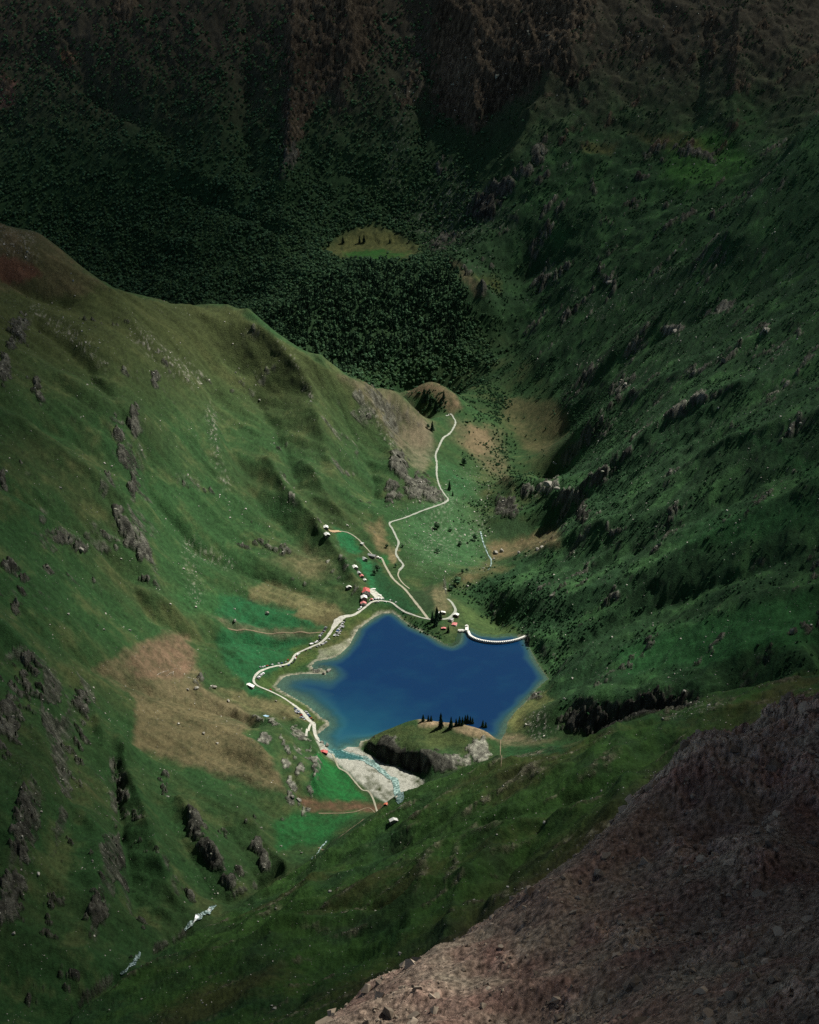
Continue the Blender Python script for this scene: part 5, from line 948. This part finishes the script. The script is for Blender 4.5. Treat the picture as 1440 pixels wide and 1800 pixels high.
st_d = (LEFTZ * (.06 + .5 * sstep(.1, .5, fbm(fX, fY, 60, 4, 621)) ) + RIGHTZ * (.09 + .6 * sstep(.15, .5, fbm(fX, fY, 50, 4, 622))) + SHOULD * main * .10 + stc * .8 + tal * 2.2 + rsteep * .30 * (1 - LOWR) + zone([(690,880),(860,800),(870,990),(800,1050),(700,980)], 20, 3200, 4100) * .7) * (1 - SAND) * (lakesd < -4) * (1 - .8 * zone([(380,1045),(600,1080),(570,1110),(430,1215),(390,1180)], 6, 2400, 3300))
st_d = np.clip(st_d, 0, 1).reshape(NY, NX)
x, y = rnd_points(170000, -900, 1100, 1500, 6300); d = sample(st_d, x, y); k = (rng.uniform(0, 1, len(x)) < d) & sample(SEEN2, x, y); x, y = x[k], y[k]; z = ground(x, y)
S = .45 * rng.pareto(2.6, len(x)) + .5; S = np.minimum(S, 3.2); scatter("scattered_stones", np.stack([x, y, z + .1 * S], 1), S, c_st, "pale stones scattered over the pastures and slopes", "stones", .4); print("stones", len(x))
M_crag = leaf_mat("crag rock", (.16, .163, .128), .55); c_cr = proto_coll("crag kinds", [rock_mesh("crag_block", M_crag, s, 1.1, 12) for s in range(81, 87)])
cd_ = np.clip(rmask * (1 - LOWR) * (1 - .9 * cliff_shade) * (.5 + .8 * n_mid) + .10 * stc, 0, 1).reshape(NY, NX)
x, y = rnd_points(140000, -900, 1100, 1500, 6300); d = sample(cd_, x, y) * .6; k = (rng.uniform(0, 1, len(x)) < d) & sample(SEEN2, x, y); x, y = x[k], y[k]; z = ground(x, y)
S = np.minimum(1.3 + 1.1 * rng.pareto(2.4, len(x)), 7.5); scatter("crag_blocks", np.stack([x, y, z - .25 * S], 1), np.stack([S, S * rng.uniform(.5, 1, len(x)), S * rng.uniform(.7, 1.5, len(x))], 1), c_cr, "fractured grey crags breaking out of the mountainsides", "rocks", .45); print("crags", len(x))
c_bl = proto_coll("block kinds", [rock_mesh("block", M_block, s, .75, 13) for s in range(41, 47)])
n_ = 90000; aa = rng.uniform(-.30, .30, n_); yy = rng.uniform(300, 860, n_); x = aa * yy; y = yy; cl_ = fbm(x, y, 30, 3, 631); k = (rng.uniform(0, 1, n_) < .10 + .75 * sstep(0, .45, cl_)) & sample(SEEN2, x, y); x, y = x[k], y[k]; z = ground(x, y)
S = np.minimum(.16 + .24 * rng.pareto(1.8, len(x)), 3.0); scatter("scree_blocks", np.stack([x, y, z + .15 * S], 1), S, c_bl, "loose reddish scree blocks on the near slope", "scree", .6); print("blocks", len(x))
n_ = 30000; aa = rng.uniform(-.30, .30, n_); yy = rng.uniform(330, 860, n_); x = aa * yy; y = yy; ck = sample(crest_k.reshape(NY, NX), x, y); k = (rng.uniform(0, 1, n_) < .02 + .30 * ck) & sample(SEEN2, x, y); x, y = x[k], y[k]; z = ground(x, y)
S = np.minimum(.9 + .5 * rng.pareto(2.2, len(x)), 4.5); scatter("rock_blocks", np.stack([x, y, z - .1 * S], 1), np.stack([S, S * .8, S * rng.uniform(.6, 1.3, len(x))], 1), c_bl, "big broken rock blocks along the near ridge", "rocks", .5); print("big blocks", len(x))

# ------------------------------------------------------------------ single trees
fir_v = [(fir_mesh("crown", M_fir, s, 8, 9), trunk_mesh("trunk", .018, .3)) for s in (51, 52, 53)]
dec_v = []
for s in (61, 62, 63): dec_v.append((crown_mesh("crown", M_leaf, s, 8, 160, .9, 1.15), trunk_mesh("trunk", .10, .9)))
def tree(kind, px, py, hpx, label, group=None, xy=None):
    p = raycast(px, py) if xy is None else (xy[0], xy[1], 0)
    if p is None: return
    x, y = p[0], p[1]; z = gz1(x, y); dist = math.sqrt(x * x + y * y + (CAM_H - z) ** 2); h = hpx * dist / FPX / .88 if xy is None else hpx
    if kind == "spruce": cm, tm_ = random.choice(fir_v); sc_ = h; sx_ = h * random.uniform(.85, 1.25)
    else: cm, tm_ = random.choice(dec_v); sc_ = h / 2.2; sx_ = sc_ * random.uniform(.8, 1.15)
    t_ = thing("spruce_tree" if kind == "spruce" else "broadleaf_tree", label, "tree", (x, y, z - .3), random.uniform(0, 6.28), group); t_.scale = (sx_, sx_, sc_); part("crown", cm, t_); part("trunk", tm_, t_)
for i, (x, y, h, lb) in enumerate([(744,1268,13,"leftmost small spruce on the crest of the rocky lake peninsula"), (753,1268,12,"second small spruce from the left on the peninsula crest"), (758,1268,11,"small spruce right of the first two on the peninsula crest"), (775,1279,27,"largest lone dark spruce standing on the peninsula crest"), (793,1280,21,"tapered spruce left of the dense spruce row on the peninsula"),
    (802,1276,14,"short spruce at the left end of the dense peninsula row"), (808,1275,17,"second spruce in the dense row on the peninsula"), (813,1275,16,"third spruce in the dense row on the peninsula"), (818,1274,18,"middle spruce of the dense row on the peninsula"), (822,1274,19,"tallest spruce of the dense row on the peninsula"), (827,1274,16,"spruce right of the tallest one in the peninsula row"), (831,1275,15,"spruce at the right end of the dense peninsula row"),
    (849,1280,15,"thin bare spruce left of the pair near the saddle"), (854,1281,13,"thin bare spruce right of the pair near the saddle"),
    (768,1092,26,"tall dark spruce between lake road and dam road"), (760,1094,20,"dark spruce at the junction of lake road and gravel road"), (774,1090,18,"dark spruce in front of the long white roofed building"), (766,1100,18,"dark spruce just below the lake road junction"), (788,1112,14,"dark tree on the lakeside point below the pink terrace"),
    (760,758,18,"slender spruce standing alone below the tan knoll"), (790,862,17,"slender spruce just above the hairpin bend"), (796,872,10,"small spruce right of the hairpin bend"), (632,428,13,"left one of two spruces on the high meadow"), (640,427,14,"right one of two spruces on the high meadow"), (603,428,12,"spruce at the upper edge of the high meadow"), (578,434,11,"spruce at the left corner of the high meadow"), (685,428,8,"small spruce at the right of the high meadow"), (810,490,9,"spruce on the tan rib right of the wood")]): tree("spruce", x, y, h, lb)
for (x, y, h, lb) in [(816,818,14,"round dark tree on the tan slope above the gorge"), (768,930,13,"round dark tree below the hairpin on the stony slope"), (792,934,8,"small bush right of the round tree on the stony slope"), (769,972,9,"small dark bush beside the winding upper road"), (808,960,9,"dark bush among boulders above the brook"), (803,1028,15,"large round tree left of the scrubby spur foot"), (794,1038,9,"round tree left of the large one at the spur foot"),
    (680,963,8,"dark hedge like tree above the tan bank"), (708,962,7,"bush at the right edge of the upper road"), (821,1006,8,"bush near the brook, right of a pair"), (813,1008,8,"bush near the brook, left of a pair"), (752,753,8,"bush at the foot of the tan knoll"), (663,1003,10,"dark leaning tree in the green terrace left of the gravel road"), (658,1010,9,"dark tree just below the leaning one on the green terrace"), (696,997,7,"bush below the hillside road bend"), (834,950,12,"bushy tree beside the small brook")]: tree("broadleaf", x, y, h, lb)
for i in range(8):
    tree("spruce", 742 + i * 5.5 + random.uniform(-2, 2), 700 + random.uniform(0, 24), random.uniform(12, 20), "spruce in the clump growing on the tan knoll beyond the spur", "spruces on the tan knoll")
cnt = 0; area_n = (zone([(860,620),(1010,640),(1010,760),(990,850),(900,880),(860,800),(830,740),(820,660)], 10, 3600, 5200) * (1 - rsteep)).reshape(NY, NX)
while cnt < 110:
    x = rng.uniform(20, 560); y = rng.uniform(3650, 5050)
    if float(sample(area_n, np.array([x]), np.array([y]))[0]) < .5 or not bool(sample(SEEN2, np.array([x]), np.array([y]))[0]): continue
    tree("broadleaf", 0, 0, random.uniform(3.5, 8), "small dark green tree scattered round the pasture beyond the gorge", "scattered trees round the pasture beyond the gorge", (x, y)); cnt += 1

# ------------------------------------------------------------------ boulders and sheep that can be told apart
bmesh_v = [rock_mesh("boulder", M_boulder, s, .75, 20, True) for s in (71, 72, 73, 74)]
for (x, y, wpx, lb) in [(470,1079,13,"long flat boulder in the bright green meadow left of the lake road"), (413,1092,10,"rounded boulder in the meadow left of the flat boulder"), (142,968,15,"large pale boulder below the crags on the left slope"), (358,1290,9,"dark boulder in the middle of the tan hayfield"), (376,1209,12,"upright dark rock at the right edge of the brown field"), (345,1211,12,"low grey boulder left of the upright dark rock"), (330,1213,8,"dark boulder in the brown field below the sheep"), (401,1233,9,"grey boulder in the gully below the brown field"),
    (515,1402,11,"boulder at the foot of the streaked rock knoll"), (525,1408,14,"tan overhanging boulder beside the foot of the rock knoll"), (578,1180,12,"rock tip of the small point jutting into the lake"), (570,1184,9,"low rock on the small point in the lake"), (871,973,14,"left dark boulder of the pair in the tan clearing"), (882,970,14,"right dark boulder of the pair in the tan clearing"), (912,973,10,"pale boulder right of the pair in the tan clearing"), (945,967,12,"boulder heap at the right end of the tan clearing"), (952,963,11,"boulder behind the heap at the right end of the clearing"),
    (965,855,24,"broad pale outcrop beside the gorge crag"), (980,860,14,"pale boulder right of the broad outcrop"), (1072,498,16,"pale domed rock in the dark scrub high on the right"), (1186,584,16,"pale rock tower on the upper right slope"), (1100,678,14,"grey rock on the scrubby spur"), (974,814,7,"small pale boulder in the far pasture"), (485,1233,6,"grey stone above the blue tarpaulin"), (530,1500,7,"dark stone in the lower green meadow"), (575,1312,13,"pale rock on the shore beside the red roofed chalet"), (566,1306,10,"pale shore rock above the chalet"), (1345,580,12,"boulder on the high right slope"), (360,985,4,"small block on the left pasture rim"), (868,984,8,"small boulder below the dark pair")]:
    p = raycast(x, y)
    if p is None: continue
    dist = math.sqrt(p[0] ** 2 + p[1] ** 2 + (CAM_H - p[2]) ** 2); s_ = wpx * dist / FPX / 2; o = bpy.data.objects.new("boulder", random.choice(bmesh_v)); COL.objects.link(o); o.location = (p[0], p[1], p[2] + s_ * .25); o.scale = (s_, s_ * .8, s_ * random.uniform(.6, .95)); o.rotation_euler = (random.uniform(-.2, .2), random.uniform(-.2, .2), random.uniform(0, 6.28)); tag(o, lb, "boulder")
M_wool = mat("fleece", (.74, .70, .60), .95, .08, 3)
def sheep_mesh():
    bm = bmesh.new(); bmesh.ops.create_icosphere(bm, subdivisions=2, radius=.5)
    for v in bm.verts: v.co = (v.co.x * 1.25, v.co.y * .62, v.co.z * .66 + .68)
    g = bmesh.ops.create_icosphere(bm, subdivisions=1, radius=.16)
    for v in g['verts']: v.co = (v.co.x * 1.5 + .74, v.co.y, v.co.z + .86)
    for sx_ in (-.36, .36):
        for sy_ in (-.16, .16):
            c_ = bmesh.ops.create_cone(bm, segments=6, radius1=.05, radius2=.07, depth=.45)
            for v in c_['verts']: v.co = (v.co.x + sx_, v.co.y + sy_, v.co.z + .22)
    return from_bm(bm, "sheep", M_wool)
shm_ = sheep_mesh()
for path, n_, nm in [([(276,1187),(284,1183),(296,1179)], 16, "first row, nearer the slope"), ([(293,1189),(299,1185),(305,1181),(304,1186)], 12, "second row, right of the first"), ([(329,1191),(337,1193),(348,1195)], 9, "loose group to the right")]:
    for i in range(n_):
        t_ = i / max(1, n_ - 1) * (len(path) - 1); k = min(int(t_), len(path) - 2); f_ = t_ - k; p = raycast(path[k][0] * (1 - f_) + path[k + 1][0] * f_ + random.uniform(-.5, .5), path[k][1] * (1 - f_) + path[k + 1][1] * f_ + random.uniform(-.4, .4))
        o = bpy.data.objects.new("sheep", shm_); COL.objects.link(o); o.location = (p[0], p[1], gz1(p[0], p[1]) - .05); s_ = random.uniform(1.0, 1.25); o.scale = (s_,) * 3; o.rotation_euler = (0, 0, random.uniform(0, 6.28)); tag(o, "white sheep on the brown field, " + nm, "sheep", "flock of sheep, " + nm)
print("done", round(time.time() - T0, 1))
